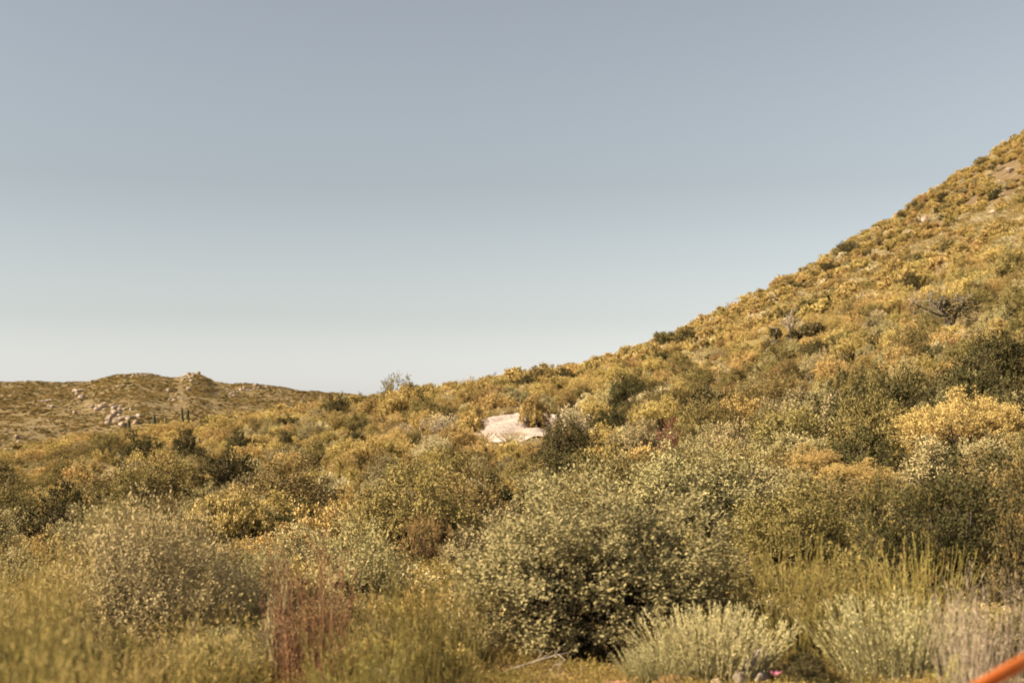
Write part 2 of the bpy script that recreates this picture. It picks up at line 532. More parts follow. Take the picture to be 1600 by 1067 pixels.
def gen_twiggy(rng, H, spread, nmain, kids, levels, r0, slots, leaves=0, L=.04, W=.02, split=True, up=.5):
    """bare branching shrub: forks of crooked tubes, with a few leaves at the ends"""
    st, lf = MB(), MB()
    if not split:
        lf = st
    b = rng.normal(size=(nmain, 3)) * [.06 * spread, .06 * spread, 0] - [0, 0, .04]
    th = rng.rand(nmain) * 2 * math.pi
    d = unit(np.stack([np.cos(th) * spread, np.sin(th) * spread, H * (.6 + .8 * rng.rand(nmain))], 1))
    ln = H * .5
    r = r0
    ends = []
    for lv in range(levels):
        n = len(b)
        e = b + d * (ln * (.6 + .7 * rng.rand(n)))[:, None]
        add_stems(st, rng, b, e, r, r * .55, rng.normal(size=(n, 3)) * ln * .12, 4, 4 if lv == 0 else 3, 0)
        ends.append((e, d))
        kk = kids
        t = .45 + .55 * rng.rand(n * kk)
        nb = np.repeat(b, kk, 0) + np.repeat(e - b, kk, 0) * t[:, None]
        nd = unit(np.repeat(d, kk, 0) + rng.normal(size=(n * kk, 3)) * .55 + [0, 0, up * .3])
        b, d = nb, nd
        ln *= .58; r *= .52
    if leaves:
        e, dd = ends[-1]
        n = len(e) * leaves
        c = np.repeat(e, leaves, 0) + rng.normal(size=(n, 3)) * L * .9
        a = unit(np.repeat(dd, leaves, 0) + rng.normal(size=(n, 3)) * .7)
        add_leaves(lf, rng, c, a, L * (.6 + .7 * rng.rand(n)), W, 0 if split else 1)
    if split:
        o = {'branches': st.mesh('branches', slots[:1])}
        if leaves:
            o['foliage'] = lf.mesh('foliage', slots[1:2])
        return o
    return {None: st.mesh('shrub', slots)}


def boulder_mesh(seed, mat, sub=3, cuts=9, flat=.9):
    rng = np.random.RandomState(seed)
    bm = bmesh.new()
    bmesh.ops.create_icosphere(bm, subdivisions=sub, radius=1)
    pl = unit(rng.normal(size=(cuts, 3)))
    of = .55 + .35 * rng.rand(cuts)
    for v in bm.verts:
        p = np.array(v.co)
        for nrm, o in zip(pl, of):
            k = p @ nrm - o
            if k > 0:
                p = p - nrm * k * .92
        p = p * (1 + .06 * float(vnoise(p[0] * 3 + seed, p[1] * 3 + p[2] * 2, seed)))
        p[2] *= flat
        v.co = p
    me = bpy.data.meshes.new('boulder')
    bm.to_mesh(me); bm.free()
    me.materials.append(M[mat])
    return me


# ------------------------------------------------------------------ objects
def tag(o, label, cat, group=None):
    o['label'] = label; o['category'] = cat
    if group:
        o['group'] = group
    return o


def place(name, meshes, loc, rz, scl, label, cat, group=None, tilt=(0, 0)):
    """a thing: one mesh, or an Empty at its base with one child per part"""
    if None in meshes:
        o = bpy.data.objects.new(name, meshes[None])
    else:
        o = bpy.data.objects.new(name, None)
        o.empty_display_size = .1
    COL.objects.link(o)
    o.location = loc; o.rotation_euler = (tilt[0], tilt[1], rz); o.scale = scl
    for pn, me in meshes.items():
        if pn:
            c = bpy.data.objects.new(pn, me); COL.objects.link(c); c.parent = o
    return tag(o, label, cat, group)


def structure(name, me):
    o = bpy.data.objects.new(name, me); COL.objects.link(o); o['kind'] = 'structure'
    return o


def grid_mesh(name, xs, ys, fz, mat):
    X, Y = np.meshgrid(xs, ys, indexing='ij')
    Z = fz(X, Y)
    V = np.stack([X, Y, Z], -1).reshape(-1, 3)
    nx, ny = len(xs), len(ys)
    i, j = np.meshgrid(np.arange(nx - 1), np.arange(ny - 1), indexing='ij')
    a = (i * ny + j).ravel()
    Q = np.stack([a, a + ny, a + ny + 1, a + 1], 1)
    mb = MB(); mb.add(V, Q, 0, .5)
    return mb.mesh(name, [mat], True)


# ------------------------------------------------------------------ the setting
def ground_z(x, y):
    z = gz(x, y)
    k = sstep(300, 345, y)
    z = z * (1 - k) + -12 * k
    k2 = np.clip((-235 - x) / 60, 0, 1)
    return z * (1 - k2) + np.minimum(z, -8) * k2


xs = np.concatenate([[-6000, -3000, -1500, -800, -500, -350], np.arange(-300, -110, 6.), np.arange(-110, 120, 1.), np.arange(120, 262, 4.), [300, 500, 900, 2000, 6000]])
ys = np.concatenate([[-4000, -1500, -500, -150, -60, -30, -15], np.arange(-8, 100, 1.), np.arange(100, 232, 1.5), np.arange(232, 352, 6.), [420, 600, 1000, 2000, 4000, 9000]])
structure('ground', grid_mesh('ground', xs, ys, ground_z, 'soil'))
xs = np.arange(-620, 160, 4.); ys = np.concatenate([np.arange(262, 470, 5.), np.arange(470, 545, 2.5), np.arange(545, 800, 15.)])
structure('far_hill', grid_mesh('far_hill', xs, ys, far_z, 'farsoil'))

# dirt road with two wheel ruts
off = np.array([-2.3, -1.75, -1.5, -1.05, -.8, -.55, 0, .55, .8, 1.05, 1.5, 1.75, 2.3])
prz = np.array([-.35, .03, .10, .01, -.05, .01, .07, .01, -.05, .01, .10, .03, -.35])
RC2 = catmull(RP, 40)
RZ2 = np.interp(np.linspace(0, 1, len(RC2)), np.linspace(0, 1, len(RZ)), RZ)
tg = unit(np.gradient(RC2, axis=0)); nr = np.stack([tg[:, 1], -tg[:, 0]], 1)
V = np.zeros((len(RC2), len(off), 3))
V[:, :, :2] = RC2[:, None] + nr[:, None] * off[None, :, None]
V[:, :, 2] = RZ2[:, None] + prz[None] + .03 * fbm(V[:, :, 0] * 1.4, V[:, :, 1] * 1.4, 77)
i, j = np.meshgrid(np.arange(len(RC2) - 1), np.arange(len(off) - 1), indexing='ij')
a = (i * len(off) + j).ravel()
mb = MB(); mb.add(V.reshape(-1, 3), np.stack([a, a + len(off), a + len(off) + 1, a + 1], 1), 0, .5)
structure('dirt_road', mb.mesh('dirt_road', ['road'], True))

# ------------------------------------------------------------------ shrub prototypes by kind: near (with parts), mid, far
rs = np.random.RandomState
KIND = {}
KIND['golden_shrub'] = dict(
    near=[gen_leafy(rs(10 + i), .75, .85, 70, 9, 7, .050, .014, ('bark', 'gold_leaf', 'gold_tip'), up=.7, sprd=.06, tips=(.7, 7, .045, .018), split=True) for i in range(3)],
    mid=[gen_leafy(rs(20 + i), .75, .85, 110, 8, 9, .046, .014, ('bark', 'gold_leaf', 'gold_tip'), up=.8, sprd=.06, tips=(.7, 9, .040, .016)) for i in range(4)],
    far=[gen_leafy(rs(30 + i), .75, .80, 70, 7, 7, .088, .036, ('bark', 'gold_leaf', 'gold_tip'), up=.6, sprd=.06, tips=(.5, 6, .070, .034), stems=4) for i in range(4)])
KIND['olive_shrub'] = dict(
    near=[gen_leafy(rs(40 + i), 1.0, 1.25, 130, 9, 10, .045, .022, ('bark', 'olive'), split=True) for i in range(3)],
    mid=[gen_leafy(rs(50 + i), 1.0, 1.2, 150, 9, 11, .044, .021, ('bark', 'olive')) for i in range(3)],
    far=[gen_leafy(rs(60 + i), .9, .95, 75, 7, 7, .09, .045, ('bark', 'olive'), stems=4) for i in range(3)])
KIND['dark_green_shrub'] = dict(
    near=[gen_leafy(rs(70 + i), 1.0, 1.3, 120, 9, 9, .05, .028, ('bark', 'dark'), split=True) for i in range(2)],
    mid=[gen_leafy(rs(80 + i), 1.0, 1.3, 150, 9, 11, .046, .024, ('bark', 'dark')) for i in range(3)],
    far=[gen_leafy(rs(90 + i), .9, 1.0, 75, 7, 7, .09, .05, ('bark', 'dark'), stems=4) for i in range(3)])
KIND['silvery_shrub'] = dict(
    near=[gen_leafy(rs(100 + i), 1.0, 1.2, 130, 9, 9, .045, .020, ('bark', 'silver'), split=True) for i in range(2)],
    mid=[gen_leafy(rs(110 + i), .9, 1.0, 150, 9, 11, .042, .019, ('bark', 'silver')) for i in range(2)],
    far=[gen_leafy(rs(115 + i), .9, .9, 70, 7, 7, .09, .042, ('bark', 'silver'), stems=4) for i in range(2)])
KIND['bare_twig_shrub'] = dict(
    near=[gen_twiggy(rs(120 + i), 1.1, .8, 9, 3, 4, .014, ('grey_bark', 'straw'), leaves=2, L=.03, W=.012) for i in range(2)],
    mid=[gen_twiggy(rs(130 + i), 1.1, .8, 10, 3, 4, .020, ('grey_bark', 'straw'), leaves=2, L=.06, W=.03, split=False) for i in range(3)],
    far=[gen_twiggy(rs(140 + i), 1.0, .8, 9, 3, 3, .03, ('grey_bark', 'straw'), leaves=3, L=.12, W=.06, split=False) for i in range(2)])
KIND['rusty_shrub'] = dict(
    near=[gen_leafy(rs(150 + i), .7, .8, 70, 8, 7, .04, .014, ('bark', 'rustgold'), up=.7, split=True) for i in range(2)],
    mid=[gen_leafy(rs(160 + i), .7, .75, 110, 8, 9, .042, .015, ('bark', 'rustgold'), up=.7) for i in range(2)],
    far=[gen_leafy(rs(165 + i), .7, .7, 60, 7, 6, .085, .036, ('bark', 'rustgold'), up=.6, stems=4) for i in range(2)])
KIND['straw_shrub'] = dict(
    near=[gen_broom(rs(170 + i), .55, .75, 420, 5, .05, .010, ('straw', 'straw', 'straw'), r=.003, tips=7, TL=.04, TW=.012, lean=.9) for i in range(2)],
    mid=[gen_leafy(rs(180 + i), .65, .7, 110, 8, 9, .048, .012, ('bark', 'straw'), up=.9) for i in range(2)],
    far=[gen_leafy(rs(185 + i), .65, .65, 60, 7, 6, .085, .030, ('bark', 'straw'), up=.8, stems=4) for i in range(2)])
KINDS = list(KIND)

# ------------------------------------------------------------------ heroes: what the photograph shows singly in the near and middle distance
HVIS = []       # (px, top, width, d, height in pixels): the scatter in front is kept below their upper half
HEROES = []     # (px, d, half width px) keeps the scatter off them


def hero(name, meshes, px, top, wpx, d, h0, r0, label, cat, seed=0, group=None, tilt=(0, 0), sink=0.0):
    """stand a plant of nominal height h0 and radius r0 at (px, d) so that it reaches the photograph's height and width"""
    x = colx(px, d); z = float(gz(x, d)) - sink
    H = ray(px, top, d).z - z
    r = wpx / 2 / F * d
    HEROES.append((x, d, r))
    HVIS.append((px, top, wpx, d, H * F / d))
    return place(name, meshes, (x, d, z), (seed * 2.399) % 6.283, (r / r0, r / r0, H / h0), label, cat, group, tilt)


g = gen_leafy(rs(501), 1.0, 1.55, 640, 18, 8, .026, .014, ('bark', 'silver'), split=True, lump=.4, rmin=.45, stems=40, sr=.025, tw=.12, sprd=.042, up=.5)
hero('olive_bush', g, 925, 742, 480, 12.9, 1.55, 1.0, 'big silvery olive bush with deep shade under its skirts, front centre of the thicket', 'bush', 1)
g = gen_leafy(rs(502), 1.0, 1.4, 420, 10, 9, .034, .017, ('bark', 'silver'), split=True, lump=.4, stems=20)
hero('olive_bush', g, 1090, 690, 300, 19, 1.4, 1.0, 'pale olive bush rising just behind the big silvery olive bush', 'bush', 2)
g = gen_leafy(rs(503), 1.0, 1.4, 300, 10, 9, .036, .02, ('bark', 'dark'), split=True, lump=.4, stems=20)
hero('dark_green_bush', g, 888, 648, 128, 31, 1.4, 1.0, 'dark green leafy bush standing in front of the dirt road bend', 'bush', 3)
g = gen_leafy(rs(504), 1.0, 1.6, 360, 11, 9, .034, .016, ('bark', 'dark'), split=True, lump=.6, stems=26, sr=.03)
hero('dark_green_bush', g, 1500, 690, 310, 15, 1.6, 1.0, 'tall dark shaded bush behind the purple-grey dry grass', 'bush', 4)
g = gen_leafy(rs(524), 1.0, 1.5, 300, 10, 9, .034, .015, ('bark', 'dark', 'gold_leaf'), split=True, lump=.55, stems=30, sr=.025, tips=(.18, 8, .04, .014))
hero('dark_green_bush', g, 1395, 745, 190, 14.2, 1.5, 1.0, 'lower dark bush between the yellow flowered shrub and the tall dark bush', 'bush', 84)
hero('dark_green_bush', g, 1605, 705, 210, 14.0, 1.5, 1.0, 'dark bush cut off by the picture edge above the purple-grey grass', 'bush', 85)
g = gen_leafy(rs(505), 1.0, 1.5, 380, 10, 9, .034, .016, ('bark', 'olive'), split=True, lump=.45, stems=22)
hero('olive_bush', g, 1240, 752, 260, 17, 1.5, 1.0, 'olive bush with golden flowered shrubs growing against its front', 'bush', 5)
g = gen_leafy(rs(506), 1.0, 1.2, 220, 11, 9, .032, .010, ('bark', 'gold_leaf', 'gold_tip'), up=.9, split=True, tips=(.9, 14, .034, .008))
hero('golden_shrub', g, 1520, 618, 260, 24, 1.2, 1.0, 'large feathery golden shrub catching sun above the tall dark bush', 'shrub', 6)
hero('golden_shrub', g, 1335, 722, 150, 23, 1.2, 1.0, 'yellow flowered golden shrub beside the tall dark shaded bush', 'shrub', 7)
hero('golden_shrub', g, 1265, 700, 120, 25, 1.2, 1.0, 'small orange-gold shrub on the brow of the olive bush', 'shrub', 8)
g = gen_leafy(rs(507), 1.0, 1.2, 480, 13, 10, .029, .011, ('bark', 'silver'), split=True, lump=.75, stems=40, tw=.30, sprd=.07, up=.8, rmin=.25)
hero('olive_bush', g, 255, 815, 350, 12.6, 1.2, 1.0, 'sprawling grey-green bush beyond the blurred golden grass', 'bush', 9)
g = gen_leafy(rs(508), 1.0, 1.0, 200, 10, 9, .03, .009, ('bark', 'olive'), split=True, up=.9, lump=.2)
hero('olive_shrub', g, 180, 778, 130, 17.5, 1.0, 1.0, 'dense dark olive dome shrub beyond the sprawling grey-green bush', 'shrub', 10)
g = gen_leafy(rs(509), 1.0, .8, 150, 10, 8, .04, .016, ('bark', 'dark', 'gold_tip'), split=True, up=.9, tips=(.9, 10, .05, .02))
hero('golden_shrub', g, 365, 784, 150, 22, .8, 1.0, 'flat-topped yellow shrub with dark green underside', 'shrub', 11)
g = gen_leafy(rs(510), 1.0, 1.25, 380, 10, 9, .036, .018, ('bark', 'olive'), split=True, lump=.45)
hero('olive_bush', g, 450, 716, 210, 26, 1.25, 1.0, 'dark olive bush behind the flat-topped yellow shrub', 'bush', 12)
hero('olive_bush', g, 640, 730, 240, 20, 1.25, 1.0, 'broad olive bush between the flat-topped yellow shrub and the big silvery bush', 'bush', 13)
g = gen_leafy(rs(512), 1.0, 1.2, 220, 10, 9, .036, .016, ('bark', 'silver'), split=True, lump=.4)
hero('silvery_shrub', g, 560, 800, 200, 15.5, 1.2, 1.0, 'grey-green shrub behind the rust-red dry stems', 'shrub', 14)
hero('silvery_shrub', g, 420, 838, 130, 13.5, 1.2, 1.0, 'pale grey-green shrub beside the rust-red dry stems', 'shrub', 15)
g = gen_leafy(rs(514), 1.0, 1.0, 110, 9, 7, .04, .014, ('bark', 'rustgold'), split=True, up=.7)
hero('rusty_shrub', g, 668, 800, 110, 19, 1.0, 1.0, 'small orange-brown shrub against the edge of the big silvery bush', 'shrub', 16)
g = gen_broom(rs(515), .5, 1.2, 120, 18, .035, .010, ('rust', 'rust', 'rust'), r=.0036, tips=14, TL=.03, TW=.010, lean=.5, tipfrac=.7, base=.9, fuzz=.7, bend=.22)
hero('rust_red_shrub', g, 492, 812, 130, 10.8, 1.2, .5, 'rust-red dry shrub of thin upright stems', 'shrub', 17)
g = gen_broom(rs(516), .6, 1.0, 130, 16, .05, .007, ('broom', 'broom', 'broom'), r=.0048, tips=3, TL=.05, TW=.005, lean=.55, tipfrac=.5, base=.7)
hero('broom_shrub', g, 670, 858, 190, 9.8, 1.0, .6, 'tall green wand-stemmed broom beside the big silvery bush', 'shrub', 18)
hero('broom_shrub', g, 560, 950, 170, 8.6, 1.0, .6, 'lower green wand-stemmed broom below the rust-red dry shrub', 'shrub', 19)
g = gen_broom(rs(517), .6, 1.0, 130, 14, .05, .008, ('broom', 'broom', 'gold_leaf'), r=.0046, tips=6, TL=.05, TW=.006, lean=.75, tipfrac=.4, base=.6)
hero('broom_shrub', g, 1230, 800, 150, 12.3, 1.0, .6, 'tall broom in half shade between the big silvery bush and yellow shrub', 'shrub', 20)
hero('broom_shrub', g, 1340, 830, 190, 11.6, 1.0, .6, 'leaning golden-green broom below the yellow flowered shrub', 'shrub', 21)
hero('broom_shrub', g, 1440, 822, 150, 11.9, 1.0, .6, 'orange-tipped broom in front of the tall dark shaded bush', 'shrub', 22)
g = gen_broom(rs(518), .55, .7, 300, 40, .04, .008, ('sage', 'sage', 'sage'), r=.005, tips=10, TL=.03, TW=.008, lean=.55, tipfrac=.9, base=.8, fuzz=.3, bend=.08)
hero('sagebrush', g, 1110, 938, 190, 11.2, .7, .55, 'pale yellow-green spiky sagebrush below the big silvery bush', 'sagebrush', 23)
hero('sagebrush', g, 1030, 1000, 110, 11.0, .7, .55, 'low pale sagebrush tuft under the big silvery bush', 'sagebrush', 24)
hero('sagebrush', g, 1395, 918, 190, 11.0, .7, .55, 'rounded pale grey-green sagebrush between broom and purple-grey grass', 'sagebrush', 25)
g = gen_broom(rs(519), .5, .8, 120, 6, .06, .006, ('mauve', 'mauve', 'mauve'), r=.003, tips=8, TL=.04, TW=.008, lean=.7, tipfrac=.5, base=.7)
hero('dry_grass_clump', g, 1555, 868, 150, 9.8, .8, .5, 'purple-grey dry grass clump above the orange tape', 'grass clump', 26)
hero('dry_grass_clump', g, 1500, 905, 90, 9.2, .8, .5, 'thin dry grass clump between sagebrush and purple-grey grass', 'grass clump', 27)
g = gen_leafy(rs(520), .4, .45, 50, 7, 7, .03, .016, ('bark', 'lime'), up=.8, split=True)
hero('yellow_green_plant', g, 1487, 1018, 70, 10.2, .45, .4, 'small bright yellow-green leafy plant beside the orange tape', 'plant', 28)
g = gen_broom(rs(521), .6, 1.0, 230, 10, .05, .007, ('broom', 'broom', 'gold_tip'), r=.003, tips=9, TL=.05, TW=.008, lean=.8, tipfrac=.5, base=.6)
hero('golden_grass_clump', g, 40, 895, 200, 6.3, 1.0, .6, 'blurred golden grass clump at the lower picture corner', 'grass clump', 29)
hero('golden_grass_clump', g, 160, 960, 190, 6.0, 1.0, .6, 'blurred yellow-green grass clump below the sprawling grey-green bush', 'grass clump', 30)
hero('golden_grass_clump', g, 100, 825, 90, 10.6, 1.0, .6, 'feathery golden plume against the dark olive dome shrub', 'grass clump', 31)
hero('golden_grass_clump', g, 25, 838, 90, 10.2, 1.0, .6, 'feathery golden clump at the picture edge above the blurred grass', 'grass clump', 32)
hero('golden_grass_clump', g, 330, 955, 150, 9.0, 1.0, .6, 'thin yellow-stemmed clump between blurred grass and rust-red shrub', 'grass clump', 33)
g = gen_leafy(rs(522), .3, .5, 40, 8, 6, .025, .012, ('bark', 'straw'), up=.8, split=True)
hero('cream_flower_shrub', g, 436, 860, 42, 11.2, .5, .3, 'small cream puff of flowers beside the rust-red dry shrub', 'shrub', 34)
g = gen_leafy(rs(523), 1.0, 1.2, 90, 8, 6, .045, .02, ('bark', 'red'), split=True, up=.6)
hero('red_shrub', g, 1046, 655, 62, 30, 1.2, 1.0, 'crimson-brown shrub above the pale olive bush', 'shrub', 35)

# tangle of wand stems, weeds and dry clumps along the front of the thicket
WM = [('wand_clump', gen_broom(rs(540), .5, .8, 60, 18, .045, .008, ('broom', 'broom', 'gold_leaf'), r=.004, tips=6, TL=.04, TW=.008, lean=.9, base=.8, fuzz=.6, bend=.25), 'green wand-stemmed clump'),
      ('wand_clump', gen_broom(rs(541), .5, .8, 55, 22, .035, .010, ('bark', 'olive', 'gold_tip'), r=.004, tips=7, TL=.03, TW=.007, lean=1.0, base=.8, fuzz=.8, bend=.3), 'yellow-tipped wand-stemmed clump'),
      ('dry_weed', gen_twiggy(rs(542), .8, .5, 12, 3, 4, .007, ('mauve', 'straw'), leaves=4, L=.03, W=.010, up=1.0), 'brown dry branching weed'),
      ('dry_weed', gen_broom(rs(543), .5, .8, 60, 8, .05, .007, ('mauve', 'rust', 'straw'), r=.0032, tips=7, TL=.04, TW=.008, lean=.9, base=.8, fuzz=.7, bend=.3), 'rusty dry stemmed weed')]
WAND = []
rw = rs(545)
for i in range(64):
    px = -30 + 1660 * ((i * .61803) % 1.0); d = rw.uniform(11.0, 13.4)
    if (1040 < px < 1240 and d < 11.6) or (720 < px < 1000 and d < 12.4) or (1215 < px < 1480) or (420 < px < 760 and d < 11.8):
        continue
    WAND.append((px, d, rw.uniform(.35, .72), [0, 1, 0, 1, 2, 3][rw.randint(6)], rw.rand() * 6.28))

# middle distance singles
g = gen_leafy(rs(530), 1.0, 1.2, 130, 9, 7, .065, .030, ('bark', 'gold_leaf', 'gold_tip'), up=.7, split=True, tips=(.7, 6, .06, .03))
hero('golden_shrub', g, 836, 620, 54, 56, 1.2, 1.0, 'round golden shrub at the bend of the dirt road', 'shrub', 36)
hero('golden_shrub', g, 733, 636, 60, 50, 1.2, 1.0, 'golden shrub at the near verge of the dirt road', 'shrub', 37)
g = gen_twiggy(rs(531), 1.1, .8, 16, 3, 4, .018, ('grey_bark', 'straw'), leaves=3, L=.05, W=.02)
hero('bare_twig_shrub', g, 690, 632, 70, 47, 1.1, .8, 'bleached bare shrub beside the golden shrub at the road verge', 'shrub', 38)
hero('bare_twig_shrub', g, 893, 612, 74, 46, 1.1, .8, 'grey bare-branched shrub behind the dark green leafy bush', 'shrub', 39)
g = gen_leafy(rs(532), 1.0, 1.5, 130, 9, 8, .06, .034, ('bark', 'dark'), split=True)
hero('dark_green_shrub', g, 448, 672, 34, 48, 1.5, 1.0, 'small dark green upright shrub alone among golden scrub', 'shrub', 40)
hero('dark_green_shrub', g, 292, 668, 56, 46, 1.5, 1.0, 'dark green shrub beside the pale bare patch', 'shrub', 41)
hero('dark_green_shrub', g, 376, 672, 56, 47, 1.5, 1.0, 'dark green shrub on the road side of the pale bare patch', 'shrub', 42)
hero('dark_green_shrub', g, 822, 586, 66, 82, 1.5, 1.0, 'dark shrub on the rise directly above the dirt road', 'shrub', 43)
hero('dark_green_shrub', g, 880, 574, 50, 88, 1.5, 1.0, 'dark shrub on the rise, second one along above the dirt road', 'shrub', 44)
for i, (px, top, wd, d) in enumerate([(1541, 246, 22, 165), (1433, 312, 16, 158), (1409, 328, 14, 155), (1389, 342, 14, 152), (1478, 300, 26, 150), (1328, 376, 56, 140), (1297, 408, 34, 132),
                                      (1535, 358, 30, 120), (1575, 286, 34, 150), (1248, 440, 30, 125), (1490, 352, 36, 122), (1590, 222, 26, 175), (1440, 398, 30, 118), (1360, 455, 34, 100)]):
    LB = ['dark shrub high on the hill crest near the picture edge', 'round dark shrub on the upper hill below the skyline', 'small dark shrub second along the upper hill', 'small dark shrub third along the upper hill',
          'olive shrub on the open upper hill face', 'long dark shrub thicket hugging the hill skyline', 'dark shrub just below the long skyline thicket', 'dark shrub patch on the mid hill face by a pale stone',
          'broad dark shrub on the upper hill at the picture edge', 'dark shrub low on the hill skyline', 'wide dark shrub low on the mid hill face', 'dark shrub topmost on the hill skyline',
          'dark shrub on the hill face below the pale stones', 'dark olive shrub above the bare branched tree'][i]
    hero('dark_green_shrub', KIND['dark_green_shrub']['mid'][i % 3], px, top, wd, d, 1.3, 1.0, LB, 'shrub', 50 + i)

# leaning dead tree with a bleached snag and a dark clump
def limb_tree(rng, paths, slots, twigs, tw_len, leafpts=None, L=.1, W=.06, nl=0):
    tr, br, fo = MB(), MB(), MB()
    for P, r0, r1 in paths:
        P = catmull(P, 5)
        add_tube(tr, P, np.linspace(r0, r1, len(P)), 7, 0)
        n = twigs
        i = rng.randint(len(P) // 3, len(P), n)
        b = P[i]; d = unit(rng.normal(size=(n, 3)) + [0, 0, .7])
        e = b + d * (tw_len * (.4 + .8 * rng.rand(n)))[:, None]
        add_stems(br, rng, b, e, r1 * .8, r1 * .2, rng.normal(size=(n, 3)) * tw_len * .15, 5, 4, 0)
        b2 = np.repeat(b + (e - b) * .6, 3, 0); d2 = unit(np.repeat(d, 3, 0) + rng.normal(size=(n * 3, 3)) * .7)
        e2 = b2 + d2 * (tw_len * .5 * (.4 + .8 * rng.rand(n * 3)))[:, None]
        add_stems(br, rng, b2, e2, r1 * .35, r1 * .12, rng.normal(size=(n * 3, 3)) * tw_len * .06, 4, 3, 0)
    out = {'trunk': tr.mesh('trunk', slots[:1], True), 'branches': br.mesh('branches', slots[1:2], True)}
    if leafpts is not None:
        for c, rad in leafpts:
            p, dd = dome(rng, nl, rad, rad * 1.6, lo=-.8, rmin=.3)
            p = p + np.array(c) - [0, 0, rad * .6]
            add_leaves(fo, rng, p, unit(dd + rng.normal(size=p.shape) * .6), L * (.6 + .7 * rng.rand(nl)), W, 0)
        out['crown'] = fo.mesh('crown', slots[2:3])
    return out


d = 70
x = colx(1236, d); z = float(gz(x, d))
g = limb_tree(rs(601), [([(0, 0, -.1), (.02, 0, .7), (-.04, .05, 1.3), (.10, 0, 2.2)], .09, .03), ([(0, 0, .8), (.2, .1, 1.3), (.45, .05, 1.75)], .06, .025), ([(-.02, 0, .9), (-.2, -.1, 1.4), (-.22, 0, 1.8)], .05, .02)],
              ('grey_bark', 'grey_bark'), 12, .55)
place('dead_snag', g, (x, d, z), .3, (.95, .95, .95), 'bleached silver dead snag with forked branches on the lower hill', 'dead tree')
x = colx(1225, 69); z = float(gz(x, 69))
g = limb_tree(rs(602), [([(-.2, 0, -.1), (.3, 0, .45), (1.0, .1, .95), (1.7, .1, 1.25)], .12, .05), ([(.2, .1, .1), (.9, .2, .5), (1.6, .2, .75), (2.3, .2, .9)], .08, .03), ([(-.3, 0, 0), (-.35, 0, .6), (-.42, 0, 1.1)], .10, .05)],
              ('bark', 'grey_bark', 'dark'), 14, .5, [((1.1, 0, 1.15), .42), ((1.7, .1, 1.25), .32), ((.5, 0, .9), .3), ((-.4, 0, 1.0), .3), ((0, 0, .35), .4)], .12, .06, 420)
place('leaning_tree', g, (x, 69, z), 0, (1, 1, 1), 'low leaning dark tree at the foot of the bleached snag', 'tree')
x = colx(1490, 51); z = float(gz(x, 51))
g = limb_tree(rs(603), [([(.1, 0, -.1), (-.05, 0, .5), (-.3, 0, 1.1), (-.9, .1, 1.7)], .10, .03), ([(-.05, 0, .5), (.15, 0, 1.1), (.5, 0, 1.6)], .08, .03), ([(-.3, 0, 1.0), (-.9, 0, 1.2), (-1.7, 0, 1.6)], .06, .02)],
              ('bark', 'grey_bark', 'dark'), 22, .7, [((.2, 0, 1.2), .5), ((.7, 0, 1.4), .5), ((-.4, .1, 1.5), .35)], .10, .05, 420)
place('bare_tree', g, (x, 51, z), 0, (.85, .85, .85), 'crooked bare-branched tree with a sparse dark crown on the hill', 'tree')
# slender dead flower stalk on the ridge
def stalk(h, seed):
    rng = rs(seed); mb = MB(); lb = MB()
    add_tube(mb, [(0, 0, -.1), (.02, 0, h * .4), (0, .02, h * .8), (.03, 0, h)], [.05, .045, .035, .015], 5, 0)
    n = 14
    b = np.stack([np.zeros(n), np.zeros(n), h * (.5 + .5 * rng.rand(n))], 1)
    th = rng.rand(n) * 6.28
    add_stems(mb, rng, b, b + np.stack([np.cos(th) * .22, np.sin(th) * .22, .08 + rng.rand(n) * .1], 1), .015, .008, np.zeros(3), 3, 3, 0)
    n = 80; p, dd = dome(rng, n, .1, .2)
    add_leaves(lb, rng, p * .3, unit(dd + [0, 0, .3]), .55, .06, 0)
    return {'stalk': mb.mesh('stalk', ['bark']), 'leaves': lb.mesh('leaves', ['dark'])}


x = colx(773, 122); place('yucca', stalk(1.5, 7), (x, 122, float(gz(x, 122))), 0, (1, 1, 1), 'dry yucca flower stalk poking above the ridge over the dirt road', 'yucca')
x = colx(645, 122); place('yucca', stalk(1.2, 8), (x, 122, float(gz(x, 122))), 1, (1, 1, 1), 'short dry yucca stalk on the low ridge beside the road', 'yucca')


# tall columnar cacti beyond the near scrub
def column_cactus(h, r, seed, dead=False):
    rng = rs(seed)
    ribs = 12; K = 14; an = np.arange(ribs * 2) * math.pi / ribs
    rr = r * np.where(np.arange(ribs * 2) % 2 == 0, 1.0, .78)
    V = []
    for k in range(K):
        t = k / (K - 1)
        f = (.75 + .35 * math.sin(math.pi * min(t * 1.2, 1))) * (1 if t < .9 else math.sqrt(max(0.02, 1 - ((t - .9) / .1) ** 2)))
        cx = .04 * h * math.sin(t * 2 + seed)
        V.append(np.stack([np.cos(an) * rr * f + cx, np.sin(an) * rr * f, np.full(ribs * 2, t * h - .1)], 1))
    V = np.concatenate(V); n = ribs * 2
    Q = [(k * n + j, k * n + (j + 1) % n, (k + 1) * n + (j + 1) % n, (k + 1) * n + j) for k in range(K - 1) for j in range(n)]
    mb = MB(); mb.add(V, Q, 0, .5)
    return {None: mb.mesh('column_cactus', ['cactus'], True)}


